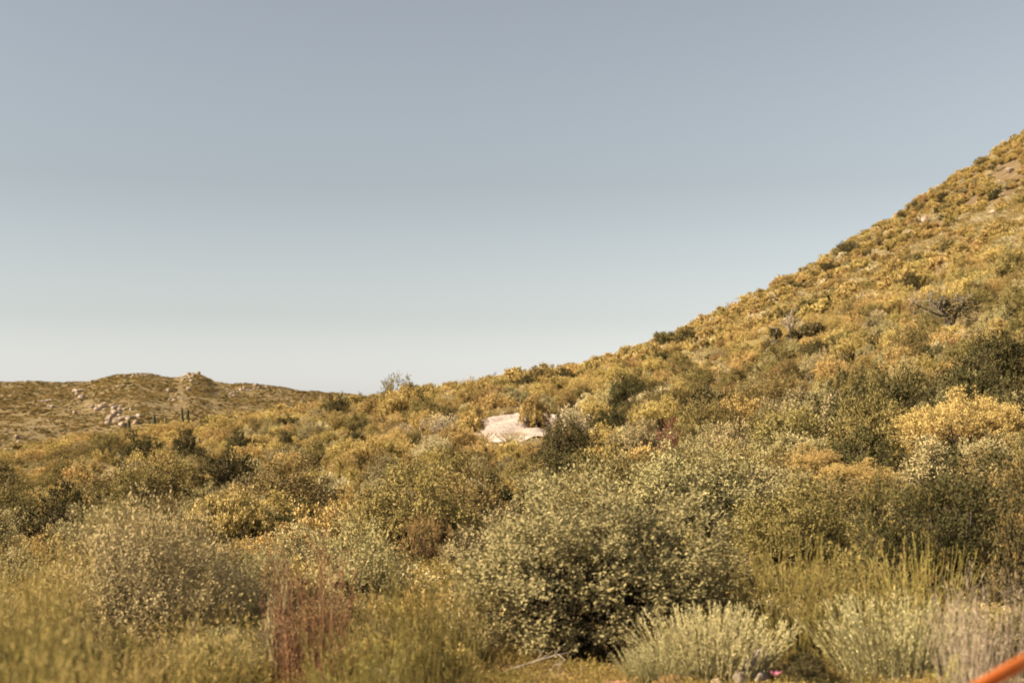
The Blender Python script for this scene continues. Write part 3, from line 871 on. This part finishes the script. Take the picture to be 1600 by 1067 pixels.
for i, (px, top, bot, r, dd, lb) in enumerate([
        (203, 654, 674, .32, 240, 'thick dark columnar cactus in front of the far boulders'),
        (243, 646, 668, .28, 240, 'green-topped columnar cactus, second from the far boulders'),
        (259, 648, 668, .16, 236, 'thin pale columnar cactus between the dark ones'),
        (286, 634, 656, .24, 250, 'dark columnar cactus close to its twin, the shorter of the pair'),
        (295, 638, 662, .31, 246, 'dark columnar cactus of the close pair, beside the golden scrub crest')]):
    x = colx(px, dd); z = float(gz(x, dd))
    place('column_cactus', column_cactus(ray(px, top, dd).z - z, r, 40 + i), (x, dd, z), i, (1, 1, 1), lb, 'cactus', 'columnar cacti beyond the scrub')

# far boulders, each one a thing
BM = [boulder_mesh(700 + i, 'rock') for i in range(5)]
rng = rs(77)
spots = []
for cx, cy, sx, sy, n, s0, s1, where in [
        (150, 640, 18, 9, 16, 1.2, 3.4, 'in the main outcrop on the far hill'), (190, 652, 16, 9, 22, 1.2, 3.6, 'in the main outcrop on the far hill'), (125, 616, 6, 4, 5, 1.6, 3.6, 'in the pale knot above the main far outcrop'),
        (75, 631, 12, 4, 7, 1.0, 2.4, 'on the open slope of the far hill'), (300, 589, 12, 4, 10, 1.0, 2.6, 'on the pointed top of the far hill'), (225, 588, 18, 3, 8, .9, 2.2, 'on the rounded top of the far hill'),
        (278, 620, 14, 7, 9, 1.0, 2.6, 'behind the columnar cacti on the far hill'), (372, 612, 18, 5, 12, 1.0, 2.8, 'in the far outcrop above the golden scrub'), (410, 608, 16, 4, 8, .9, 2.2, 'in the far outcrop above the golden scrub'),
        (90, 612, 50, 8, 16, .6, 1.5, 'scattered on the open slope of the far hill'), (30, 690, 16, 5, 5, 1.0, 2.2, 'at the foot of the far hill'), (40, 660, 40, 16, 9, .6, 1.3, 'scattered on the open slope of the far hill')]:
    for i in range(int(n * 1.7)):
        px = cx + rng.normal() * sx * .8; py = cy + rng.normal() * sy * .8
        # walk along the sight line until the hill is met
        for yy in np.arange(285, 522, 3.0):
            q = ray(px, py, yy)
            if far_z(q.x, yy) > q.z:
                break
        s = (s0 + (s1 - s0) * rng.rand() ** 2.5) * .36 * yy / 420
        spots.append((colx(px, yy), yy, s, where, rng.randint(5), rng.rand() * 6.28))
ORD = ['first', 'second', 'third', 'fourth', 'fifth', 'sixth', 'seventh', 'eighth', 'ninth', 'tenth', 'eleventh', 'twelfth', 'thirteenth', 'fourteenth', 'fifteenth', 'sixteenth', 'seventeenth', 'eighteenth', 'nineteenth']
for tn in ('twenty', 'thirty', 'forty', 'fifty', 'sixty', 'seventy', 'eighty'):
    ORD += [tn[:-1] + 'ieth'] + [tn + '-' + q for q in ORD[:9]]
spots.sort(key=lambda q: (q[3], q[0] / q[1]))
cnt = {}
for x, y, s, where, v, rz in spots:
    cnt[where] = cnt.get(where, -1) + 1
    lb = 'pale granite boulder, %s from left, %s' % (ORD[cnt[where]], where)
    place('boulder', {None: BM[v]}, (x, y, float(far_z(x, y)) + s * .2), rz, (s * 1.15, s * .95, s), lb, 'boulder', 'boulders ' + where)

# pale stones on the near hill
for i, (px, py, s, dd0, lb) in enumerate([(1578, 266, .5, 120, 'pale stone highest on the steep hill'), (1447, 344, .7, 110, 'pale stone on the open hill face'), (1555, 332, .5, 110, 'pinkish stone on the hill near the picture edge'),
                                         (1525, 346, .5, 110, 'small pale stone between dark hill shrubs'), (1325, 546, .5, 50, 'pale stone on bare soil beyond the leaning dark tree'), (1345, 402, .4, 100, 'small stone below the long skyline thicket'),
                                         (1283, 476, .4, 90, 'small pinkish stone on the lower hill')]):
    for yy in np.arange(dd0, 200, 1.0):
        q = ray(px, py, yy)
        if float(gz(q.x, yy)) + .35 > q.z:
            break
    place('hill_stone', {None: BM[i % 5]}, (q.x, yy, q.z), i, (s * .9, s * .7, s * .65), lb, 'stone', 'pale stones on the hill')
    HEROES.append((q.x, yy - .5, .35))
# bare pale patch: a low slab of decomposed granite
yy = 44; x = colx(332, yy)
place('bare_rock_slab', {None: boulder_mesh(731, 'rock', flat=.5)}, (x, yy + 1.0, float(gz(x, yy)) + .02), .4, (.5, 1.5, .75), 'pale bare slab between two dark green shrubs', 'rock')
HEROES.append((x, yy, .7)); HEROES.append((x, yy - 2, .7))

# foreground stones, flower, dead branches, tape
for i, (px, py, s, dd, lb) in enumerate([(1188, 1020, .07, 11.0, 'white stone on top of the small pile by the pale spiky sagebrush'), (1172, 1038, .08, 10.95, 'pale rounded stone under the white stone'),
                                        (1158, 1058, .075, 10.85, 'lowest pale stone of the small pile'), (1190, 1058, .07, 10.8, 'small pale stone between the pile and the pink flower'), (1122, 1066, .06, 10.7, 'pale stone peeping out under the pale spiky sagebrush')]):
    p = ray(px, py, dd)
    place('stone', {None: boulder_mesh(740 + i, 'pale_rock')}, (p.x, dd, p.z - .02), i, (s, s, s * 1.15), lb, 'stone', 'stones by the sagebrush')
p = ray(965, 1070, 10.75)
place('flat_stone', {None: boulder_mesh(750, 'salmon', flat=.6)}, p, .2, (.17, .12, .06), 'salmon-pink flat stone at the bottom picture edge under the big silvery bush', 'stone')
# pink flower
p = ray(1211, 1056, 10.7); g0 = float(gz(p.x, 10.7)); h = max(p.z - g0, .08)
mb = MB(); add_tube(mb, [(0, 0, -.02), (.01, 0, h * .5), (0, 0, h)], [.004, .004, .003], 5, 0)
pb = MB()
for kk in range(6):
    an = kk * math.pi / 3
    a_ = np.array([math.cos(an), math.sin(an), .75]); b_ = np.array([-math.sin(an), math.cos(an), 0]); c_ = np.array([0, 0, h])
    pb.add([c_, c_ + a_ * .03 + b_ * .02, c_ + a_ * .055, c_ + a_ * .03 - b_ * .02], [(0, 1, 2, 3)], 0, kk / 6)
place('pink_flower', {'stem': mb.mesh('stem', ['broom']), 'petals': pb.mesh('petals', ['pink'])}, (p.x, 10.7, g0), 0, (1, 1, 1), 'single pink flower in the dark gap beside the small pale stones', 'flower')
# dead branches lying under the big bush
for i, (pts, r, lb) in enumerate([([(735, 1066), (790, 1048), (830, 1035), (872, 1022)], .012, 'thin dead branch reaching up to the big silvery bush'),
                                 ([(800, 1066), (850, 1058), (900, 1052), (940, 1056)], .010, 'dead branch lying flat under the big silvery bush'),
                                 ([(835, 1070), (856, 1052), (868, 1040), (880, 1036)], .008, 'short forked dead twig standing between the two longer dead branches')]):
    P = [np.array(ray(a_, b_, 11.3 + .12 * i)) for a_, b_ in pts]
    P = [P[0] + (P[0] - P[1]) * .8] + P
    o_ = P[0].copy(); P = [q - o_ for q in P]
    mb = MB(); C_ = catmull(P, 6); add_tube(mb, C_, np.linspace(r, r * .5, len(C_)), 6, 0)
    tb = MB(); rng = rs(800 + i); n = 7
    ii = rng.randint(8, len(C_), n); b_ = C_[ii]; e_ = b_ + unit(rng.normal(size=(n, 3)) + [.6, 0, .3]) * .12
    add_stems(tb, rng, b_, e_, r * .4, r * .2, np.zeros(3), 3, 4, 0)
    place('dead_branch', {'limb': mb.mesh('limb', ['grey_bark'], True), 'twigs': tb.mesh('twigs', ['grey_bark'])}, o_, 0, (1, 1, 1), lb, 'branch', 'dead branches under the big bush')
# orange barrier tape sagging between two stakes
A_ = ray(1270, 1184, 3.6); B_ = ray(1760, 932, 3.9)
n = 40; mb = MB(); Vt = []
for kk in range(n + 1):
    t = kk / n
    c_ = np.array(A_.lerp(B_, t)) - np.array([0, 0, .035 * 4 * t * (1 - t)])
    tw_ = .25 * math.sin(t * 7)
    up_ = np.array([0, math.sin(tw_), math.cos(tw_)]) * (.021 + .003 * math.sin(t * 23)); th_ = np.array([0, math.cos(tw_), -math.sin(tw_)]) * .0015
    Vt += [c_ - up_ - th_, c_ + up_ - th_, c_ + up_ + th_, c_ - up_ + th_]
Qt = [(kk * 4 + j, kk * 4 + (j + 1) % 4, kk * 4 + 4 + (j + 1) % 4, kk * 4 + 4 + j) for kk in range(n) for j in range(4)]
mb.add(Vt, Qt, 0, .5)
g = {'tape': mb.mesh('tape', ['orange'])}
t_ = bpy.data.objects.new('barrier_tape', None); COL.objects.link(t_); t_.empty_display_size = .1
t_.location = (A_.x, A_.y, float(gz(A_.x, A_.y)))
tag(t_, 'blurred bright orange barrier tape cutting the lower picture corner', 'barrier tape')
c = bpy.data.objects.new('tape', g['tape']); COL.objects.link(c); c.parent = t_; c.matrix_parent_inverse = Matrix.Translation(-t_.location)
for q in (A_, B_):
    sb = MB(); z0 = float(gz(q.x, q.y))
    add_tube(sb, [(q.x, q.y + .02, z0 - .2), (q.x, q.y + .02, (z0 + q.z) / 2), (q.x, q.y + .02, q.z + .12), (q.x, q.y + .02, q.z + .13)], [.016, .016, .016, .002], 8, 0)
    c = bpy.data.objects.new('stake', sb.mesh('stake', ['bark'])); COL.objects.link(c); c.parent = t_; c.matrix_parent_inverse = Matrix.Translation(-t_.location)

# ------------------------------------------------------------------ scattered scrub
rng = rs(2024)
pts = []
for d0, d1, sp in [(9.6, 13, .42), (13, 30, .85), (30, 60, 1.15), (60, 110, 1.4), (110, 215, 1.5)]:
    hw = .42 * d1 + 2
    gx = np.arange(-hw, hw, sp); gy = np.arange(d0, d1, sp)
    X, Y = np.meshgrid(gx, gy, indexing='ij')
    X = (X + rng.uniform(-.5, .5, X.shape) * sp).ravel(); Y = (Y + rng.uniform(-.5, .5, Y.shape) * sp).ravel()
    ok = np.abs(X / Y) < .40 + 1.2 / Y
    pts.append(np.stack([X[ok], Y[ok]], 1))
pts = np.concatenate(pts)
X, Y = pts[:, 0], pts[:, 1]
rdist, _ = road_dist(X, Y)
ok = (rdist > 2.35) & ~((Y < 11.7) & (X > colx(725, 11.4)) & (X < colx(1005, 11.4))) & ~((Y < 11.5) & (X > colx(1060, 11)) & (X < colx(1230, 11)))
for hx, hy, hr in HEROES:
    ok &= np.hypot(X - hx, Y - hy) > hr * .8 + .15
X, Y = X[ok], Y[ok]
Z = gz(X, Y)
n = len(X)
PXp = X / Y * F + 800
# which kind grows where: patches
pn = fbm(X / 7, Y / 7, 51, 3); pm = fbm(X / 4 + 30, Y / 4, 61, 2); u = rng.rand(n)
kind = np.zeros(n, int)                                  # golden
GOLD, OLIVE, DARK, SILV, TWIG, RUST, STRAW = range(7)
near = Y < 32
right = PXp > 980
score_olive = .20 + .26 * pn + np.where(near, np.where(PXp < 700, .22, .34), 0) + np.where(right & (Y < 55), .42, 0) - np.where(Y > 70, .10, 0)
kind[u < score_olive] = OLIVE
u2 = rng.rand(n)
sel = (kind == OLIVE)
kind[sel & (u2 < .10 + .12 * pm)] = DARK
kind[sel & (u2 > .70 - np.where(near, .15, 0))] = SILV
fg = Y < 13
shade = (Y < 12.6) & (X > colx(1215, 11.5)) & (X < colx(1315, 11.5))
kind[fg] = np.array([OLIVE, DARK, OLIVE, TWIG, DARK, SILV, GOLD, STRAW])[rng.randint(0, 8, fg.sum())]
kind[shade | ((Y < 13) & (PXp > 730) & (PXp < 1000))] = DARK  # dark-leaved shrubs forced into these gaps, standing in for deep shade
sel = (kind == GOLD)
kind[sel & (u2 < .05)] = TWIG
kind[sel & (u2 > .86 - .14 * pm)] = STRAW
kind[sel & (u2 > .05) & (u2 < .09)] = RUST
size = np.array([1.0, .95, .95, .95, .9, .95, .95])[kind] * (.55 + .8 * rng.rand(n) ** 1.6)
size *= np.where(Y > 70, 1.0, 1.0) * np.where((kind == GOLD) & (Y > 60), .95, 1)
size *= np.where((Y >= 13) & (Y < 65), np.where(PXp < 900, .70, .82), 1.0)
size *= np.where(Y > 60, 1 + .28 * fbm(X / 11, Y / 11, 91, 2), 1.0)
size *= np.where(Y < 13, .30, np.where(Y < 18, .72, 1.0))
hs_ = size * (.85 + .3 * rng.rand(n)) * np.where((Y > 26) & (Y < 88), np.where((PXp < 480) & (Y > 45), .95, 1.22), 1.0)
R0 = np.array([.75, 1.0, 1.0, .95, .85, .7, .65]); H0 = np.array([.85, 1.2, 1.3, 1.1, 1.1, .78, .72])
rad = R0[kind] * size; hgt = H0[kind] * hs_
# keep the view to the road patch open, as the photograph shows it
topz = Z + hgt
pyt = 640 - (topz - EYE) / Y * F
wpx = rad / Y * F
blk = (Y < 50) & (PXp + wpx > 752) & (PXp - wpx < 838) & (pyt < 690)
lim = np.clip((EYE + (640 - 692) / F * Y - Z) / np.maximum(hgt, .01), 0, 1)
keep = ~(blk & (lim < .35)) & ~((Y < 64) & (Y > 50) & (PXp + wpx * .6 > 752) & (PXp - wpx * .6 < 800) & (pyt < 690) & (Y < 57))
hs_ = np.where(blk, hs_ * lim, hs_); size = np.where(blk, np.minimum(size, hs_ * 1.3), size)
HVIS += [(1480, 475, 110, 51, 75), (1240, 490, 90, 69, 80)]
for hpx, htop, hw_, hd, hh_ in HVIS:
    if hw_ < 30:
        continue
    r_px = R0[kind] * size / Y * F
    tp_ = 640 - (Z + H0[kind] * hs_ - EYE) / Y * F
    cut = htop + .45 * min(hh_, hw_ * 1.2)
    b_ = (Y < hd - .2) & (np.abs(PXp - hpx) < .40 * hw_ + .6 * r_px) & (tp_ < cut)
    l_ = np.clip((EYE + (640 - cut) / F * Y - Z) / np.maximum(H0[kind] * hs_, .01), 0, 1)
    keep &= ~(b_ & (l_ < .35))
    hs_ = np.where(b_, hs_ * l_, hs_); size = np.where(b_, np.minimum(size, np.maximum(hs_ * 1.4, .1)), size)
X, Y, Z, kind, size, hs_, PXp = [q[keep] for q in (X, Y, Z, kind, size, hs_, PXp)]
n = len(X)
rad = R0[kind] * size; hgt = H0[kind] * hs_
pyt = 640 - (Z + hgt - EYE) / Y * F; pyb = 640 - (Z - EYE) / Y * F; wpx = rad / Y * F
# near-to-far skyline buffer: how much of each shrub the camera sees
buf = np.full(1800, 1067.0); area = np.zeros(n)
order = np.argsort(Y)
items = [(Y[i], PXp[i], wpx[i], pyt[i], pyb[i], i) for i in order] + [(hy, hx / hy * F + 800, hr / hy * F, 640 - (float(gz(hx, hy)) + hr * 1.1 - EYE) / hy * F, 2000, -1) for hx, hy, hr in HEROES]
items.sort(key=lambda q: q[0])
for yy, pxx, ww, tp_, bt, i in items:
    a_, b_ = int(max(pxx - ww, -99) + 100), int(min(pxx + ww, 1699) + 100)
    if b_ <= a_:
        continue
    cols = np.arange(a_, b_)
    e = tp_ + (bt - tp_) * .55 * ((cols - 100 - pxx) / max(ww, .5)) ** 2
    if i >= 0:
        inside = (cols >= 100) & (cols < 1700)
        area[i] = np.sum(np.clip(np.minimum(buf[a_:b_], bt) - e, 0, None) * inside)
    buf[a_:b_] = np.minimum(buf[a_:b_], e)
LAB = {'golden_shrub': 'golden-tipped round shrub', 'olive_shrub': 'olive green leafy shrub', 'dark_green_shrub': 'dark green leafy shrub', 'silvery_shrub': 'pale silvery olive shrub',
       'bare_twig_shrub': 'grey bare-twigged shrub', 'rusty_shrub': 'rusty orange-brown shrub', 'straw_shrub': 'straw-coloured dry shrub'}


def zone(px, d):
    if d < 28:
        return 'in the near thicket around the rust-red dry shrub' if px < 700 else 'packed behind the big silvery olive bush' if px < 1150 else 'in the shaded thicket around the tall dark bush'
    if d < 70:
        return 'on the flat around the pale bare slab' if px < 480 else 'around the pale dirt road' if px < 1000 else 'on the lower slope below the bleached snag'
    return 'along the low ridge between far boulder hill and dirt road' if px < 760 else 'on the rise above the dirt road' if px < 1150 else 'on the steep hill above the bleached snag'


LM = [(925, 880, 'the big silvery olive bush'), (1090, 730, 'the pale olive bush'), (888, 690, 'the dark bush before the road'), (1500, 780, 'the tall dark shaded bush'), (1240, 760, 'the olive bush with golden shrubs'),
      (1520, 640, 'the large feathery golden shrub'), (1335, 750, 'the yellow flowered shrub'), (250, 890, 'the sprawling grey-green bush'), (180, 820, 'the dark olive dome shrub'), (365, 810, 'the flat-topped yellow shrub'),
      (450, 760, 'the dark olive bush'), (640, 780, 'the broad olive bush'), (492, 900, 'the rust-red dry shrub'), (670, 950, 'the tall green broom'), (1395, 980, 'the rounded sagebrush'), (1046, 680, 'the crimson-brown shrub'),
      (785, 668, 'the dirt road'), (826, 640, 'the round golden shrub by the road'), (690, 655, 'the bleached bare shrub'), (893, 635, 'the grey bare-branched shrub'), (448, 695, 'the lone dark upright shrub'), (332, 695, 'the pale bare slab'),
      (822, 600, 'the dark shrub above the road'), (1236, 510, 'the bleached snag'), (1265, 540, 'the leaning dark tree'), (1480, 515, 'the bare-branched tree'), (773, 585, 'the ridge-top yucca stalk'), (645, 605, 'the short yucca stalk'),
      (205, 665, 'the thick columnar cactus'), (295, 650, 'the pair of columnar cacti'), (1328, 390, 'the long skyline thicket'), (1541, 262, 'the dark crest shrub'), (1447, 344, 'the pale stone on the hill face'), (1578, 270, 'the highest pale stone'),
      (1490, 365, 'the dark mid-hill shrub'), (1248, 450, 'the dark low-skyline shrub'), (1360, 470, 'the dark olive hill shrub'), (1283, 476, 'the small pinkish hill stone'), (1325, 546, 'the pale stone by the leaning tree')]
LMX = np.array([q[:2] for q in LM], float)
REL = {}


def where_label(px, cy):
    """a plant's place told from the landmark nearest to it in the picture, counted outwards from there"""
    dx, dy = px - LMX[:, 0], (cy - LMX[:, 1]) * 1.3
    j = int(np.argmin(dx * dx + dy * dy))
    rel = ('left of' if dx[j] < 0 else 'right of') if abs(dx[j]) > abs(dy[j]) else ('above' if dy[j] < 0 else 'below')
    return rel, LM[j][2], dx[j] ** 2 + dy[j] ** 2


used = np.zeros(n, bool)
CAP = {'golden_shrub': 280, 'olive_shrub': 260, 'dark_green_shrub': 230, 'silvery_shrub': 260, 'bare_twig_shrub': 260, 'rusty_shrub': 260, 'straw_shrub': 260}
rot = rng.rand(n) * 6.283
var = rng.randint(0, 12, n)
for ki_, kn in enumerate(KINDS):
    idx = np.where((kind == ki_) & (area > 40))[0]
    idx = idx[np.argsort(-area[idx])][:CAP[kn]]
    used[idx] = True
    wl = {i: where_label(PXp[i], (pyt[i] + pyb[i]) / 2) for i in idx}
    byplace = {}
    for i in idx:
        byplace.setdefault(wl[i][:2], []).append(i)
    num = {}
    for kk, li in byplace.items():
        li.sort(key=lambda q: wl[q][2])
        for c_, i in enumerate(li):
            num[i] = (c_, len(li))
    for i in idx:
        zn = zone(PXp[i], Y[i])
        lod = 'near' if Y[i] < 26 else 'mid' if Y[i] < 85 else 'far'
        ms = KIND[kn][lod]; ms = ms[var[i] % len(ms)]
        rel, lm, _ = wl[i]
        lb = LAB[kn] + (', ' + ('nearest' if num[i][0] == 0 else ORD[num[i][0]] + ' nearest') if num[i][1] > 1 else '') + ' ' + rel + ' ' + lm
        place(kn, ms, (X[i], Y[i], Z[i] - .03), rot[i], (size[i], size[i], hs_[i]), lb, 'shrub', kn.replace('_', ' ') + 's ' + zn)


lst = []
for px, d, h, v, rz in WAND:
    x = colx(px, d); z = float(gz(x, d))
    lst.append((where_label(px, 640 - (z + h * .6 - EYE) / d * F), px, d, x, z, h, v, rz))
lst.sort(key=lambda q: (q[6], q[0][0], q[0][1], q[0][2]))
cnt = {}; tot = {}
for q in lst:
    kk = (q[6],) + q[0][:2]; tot[kk] = tot.get(kk, 0) + 1
for (rel, lm, _), px, d, x, z, h, v, rz in lst:
    kk = (v, rel, lm); c_ = cnt.get(kk, 0); cnt[kk] = c_ + 1
    nm, ms, lb = WM[v]
    lb = lb + (', ' + ('nearest' if c_ == 0 else ORD[c_] + ' nearest') if tot[kk] > 1 else '') + ' ' + rel + ' ' + lm
    place(nm, ms, (x, d, z - .02), rz, (h / .8 * rs(int(px) + 99).uniform(.8, 1.2), h / .8, h / .8), lb, 'shrub' if nm == 'wand_clump' else 'weed', 'wand stems and weeds along the front of the thicket')


# the rest of the scrub: one mass, instanced on points
def scatter(name, label, protos, P, S, Rz, idx):
    me = bpy.data.meshes.new(name)
    me.from_pydata([tuple(p) for p in P], [], [])
    for an, ty, val in (('scl', 'FLOAT_VECTOR', S), ('rot', 'FLOAT_VECTOR', Rz), ):
        at = me.attributes.new(an, ty, 'POINT'); at.data.foreach_set('vector', np.asarray(val, np.float32).ravel())
    at = me.attributes.new('kid', 'INT', 'POINT'); at.data.foreach_set('value', np.asarray(idx, np.int32))
    o = bpy.data.objects.new(name, me); COL.objects.link(o)
    o['kind'] = 'stuff'; o['label'] = label; o['category'] = 'scrub'
    ng = bpy.data.node_groups.new(name, 'GeometryNodeTree')
    ng.interface.new_socket('Geometry', in_out='INPUT', socket_type='NodeSocketGeometry')
    ng.interface.new_socket('Geometry', in_out='OUTPUT', socket_type='NodeSocketGeometry')
    gi = ng.nodes.new('NodeGroupInput'); go = ng.nodes.new('NodeGroupOutput')
    jn = ng.nodes.new('GeometryNodeJoinGeometry')

    def attr(nm, ty):
        a = ng.nodes.new('GeometryNodeInputNamedAttribute'); a.data_type = ty; a.inputs[0].default_value = nm
        return [q for q in a.outputs if q.enabled and q.name == 'Attribute'][0]
    sc_, ro_, kd = attr('scl', 'FLOAT_VECTOR'), attr('rot', 'FLOAT_VECTOR'), attr('kid', 'INT')
    for k_, pme in enumerate(protos):
        po = bpy.data.objects.new(name + '_source', pme)          # mesh holder, not linked to the scene
        oi = ng.nodes.new('GeometryNodeObjectInfo'); oi.inputs['Object'].default_value = po
        cmp = ng.nodes.new('FunctionNodeCompare'); cmp.data_type = 'INT'; cmp.operation = 'EQUAL'
        ins = [q for q in cmp.inputs if q.enabled]
        ng.links.new(kd, ins[0]); ins[1].default_value = k_
        ip = ng.nodes.new('GeometryNodeInstanceOnPoints')
        ng.links.new(gi.outputs[0], ip.inputs['Points']); ng.links.new(cmp.outputs[0], ip.inputs['Selection'])
        ng.links.new(oi.outputs['Geometry'], ip.inputs['Instance'])
        ng.links.new(ro_, ip.inputs['Rotation']); ng.links.new(sc_, ip.inputs['Scale'])
        ng.links.new(ip.outputs[0], jn.inputs[0])
    ng.links.new(jn.outputs[0], go.inputs[0])
    o.modifiers.new('scatter', 'NODES').node_group = ng
    return o


def rest(name, label, mk):
    ids = np.where(mk)[0]
    protos = []; key = {}
    kid = []
    for i in ids:
        lod = 'mid' if Y[i] < 85 else 'far'
        ms = KIND[KINDS[kind[i]]][lod]
        kk = (kind[i], lod, var[i] % len(ms))
        if kk not in key:
            key[kk] = len(protos); protos.append(ms[kk[2]][None])
        kid.append(key[kk])
    scatter(name, label, protos, np.stack([X[ids], Y[ids], Z[ids] - .03], 1), np.stack([size[ids], size[ids], hs_[ids]], 1), np.stack([0 * X[ids], 0 * X[ids], rot[ids]], 1), kid)


rest('hillside_scrub', 'mass of small golden and olive scrub covering the slopes', ~used)

# low dry grass between the shrubs
gr = [gen_broom(rs(900 + i), .3, .32, 60, 3, .06, .008, ('straw', 'straw', 'straw'), r=.004, lean=1.2, tips=3, TL=.05, TW=.014, split=False, K=3)[None] for i in range(2)] + \
     [gen_broom(rs(910 + i), .3, .35, 50, 4, .06, .010, ('broom', 'gold_leaf', 'gold_leaf'), r=.004, lean=1.2, tips=3, TL=.05, TW=.014, split=False, K=3)[None] for i in range(2)]
ng_ = 16000
dd = np.sqrt(rng.uniform(8 ** 2, 120 ** 2, ng_)); dd[:3000] = rng.uniform(13, 30, 3000); dd = np.where(dd < 13, dd + 20, dd); uu = rng.uniform(-.42, .42, ng_)
gx_, gy_ = uu * dd, dd
r_, _ = road_dist(gx_, gy_); k_ = r_ > 2.0
gx_, gy_ = gx_[k_], gy_[k_]
nl_ = 700                                                   # short litter on the bank at the front
ld = rng.uniform(9.8, 12.8, nl_); lx_ = rng.uniform(-.40, .40, nl_) * ld
gx_ = np.concatenate([gx_, lx_]); gy_ = np.concatenate([gy_, ld])
s_ = np.concatenate([rng.uniform(.5, 1.2, len(gx_) - nl_), rng.uniform(.18, .45, nl_)]); s_ *= 1 + sstep(40, 100, gy_) * .5
gk_ = np.where(gy_ < 13, rng.choice([2, 3], len(gx_)), rng.randint(0, 4, len(gx_)))
scatter('dry_grass', 'low dry grass and litter between the shrubs', gr, np.stack([gx_, gy_, gz(gx_, gy_) - .02], 1), np.stack([s_, s_, s_], 1), np.stack([0 * s_, 0 * s_, rng.rand(len(s_)) * 6.28], 1), gk_)

# scrub on the far hill and in the valley before it
fm = [KIND['golden_shrub']['far'][0][None], KIND['golden_shrub']['far'][1][None], KIND['olive_shrub']['far'][0][None], KIND['dark_green_shrub']['far'][0][None], KIND['straw_shrub']['far'][0][None], KIND['rusty_shrub']['far'][0][None]]
nf = 46000
fy = np.sqrt(rng.uniform(150 ** 2, 535 ** 2, nf)); fu = rng.uniform(-.40, -.05, nf); fx = fu * fy
fz = np.where(fy < 300, np.maximum(gz(fx, fy), np.where(fy > 265, far_z(fx, fy), -99)), far_z(fx, fy))
pk = fbm(fx / 30, fy / 30, 71, 3)
fs = rng.uniform(.35, .85, nf) * (1 + .3 * pk)
w_ = rng.rand(nf) + .2 * pk
fi = np.where(w_ < .28, 0, np.where(w_ < .55, 1, np.where(w_ < .68, 2, np.where(w_ < .71, 3, np.where(w_ < .92, 4, 5)))))
scatter('far_hill_scrub', 'fine low scrub clothing the far boulder hill', fm, np.stack([fx, fy, fz - .05], 1), np.stack([fs, fs, fs * .55], 1), np.stack([0 * fs, 0 * fs, rng.rand(nf) * 6.28], 1), fi)
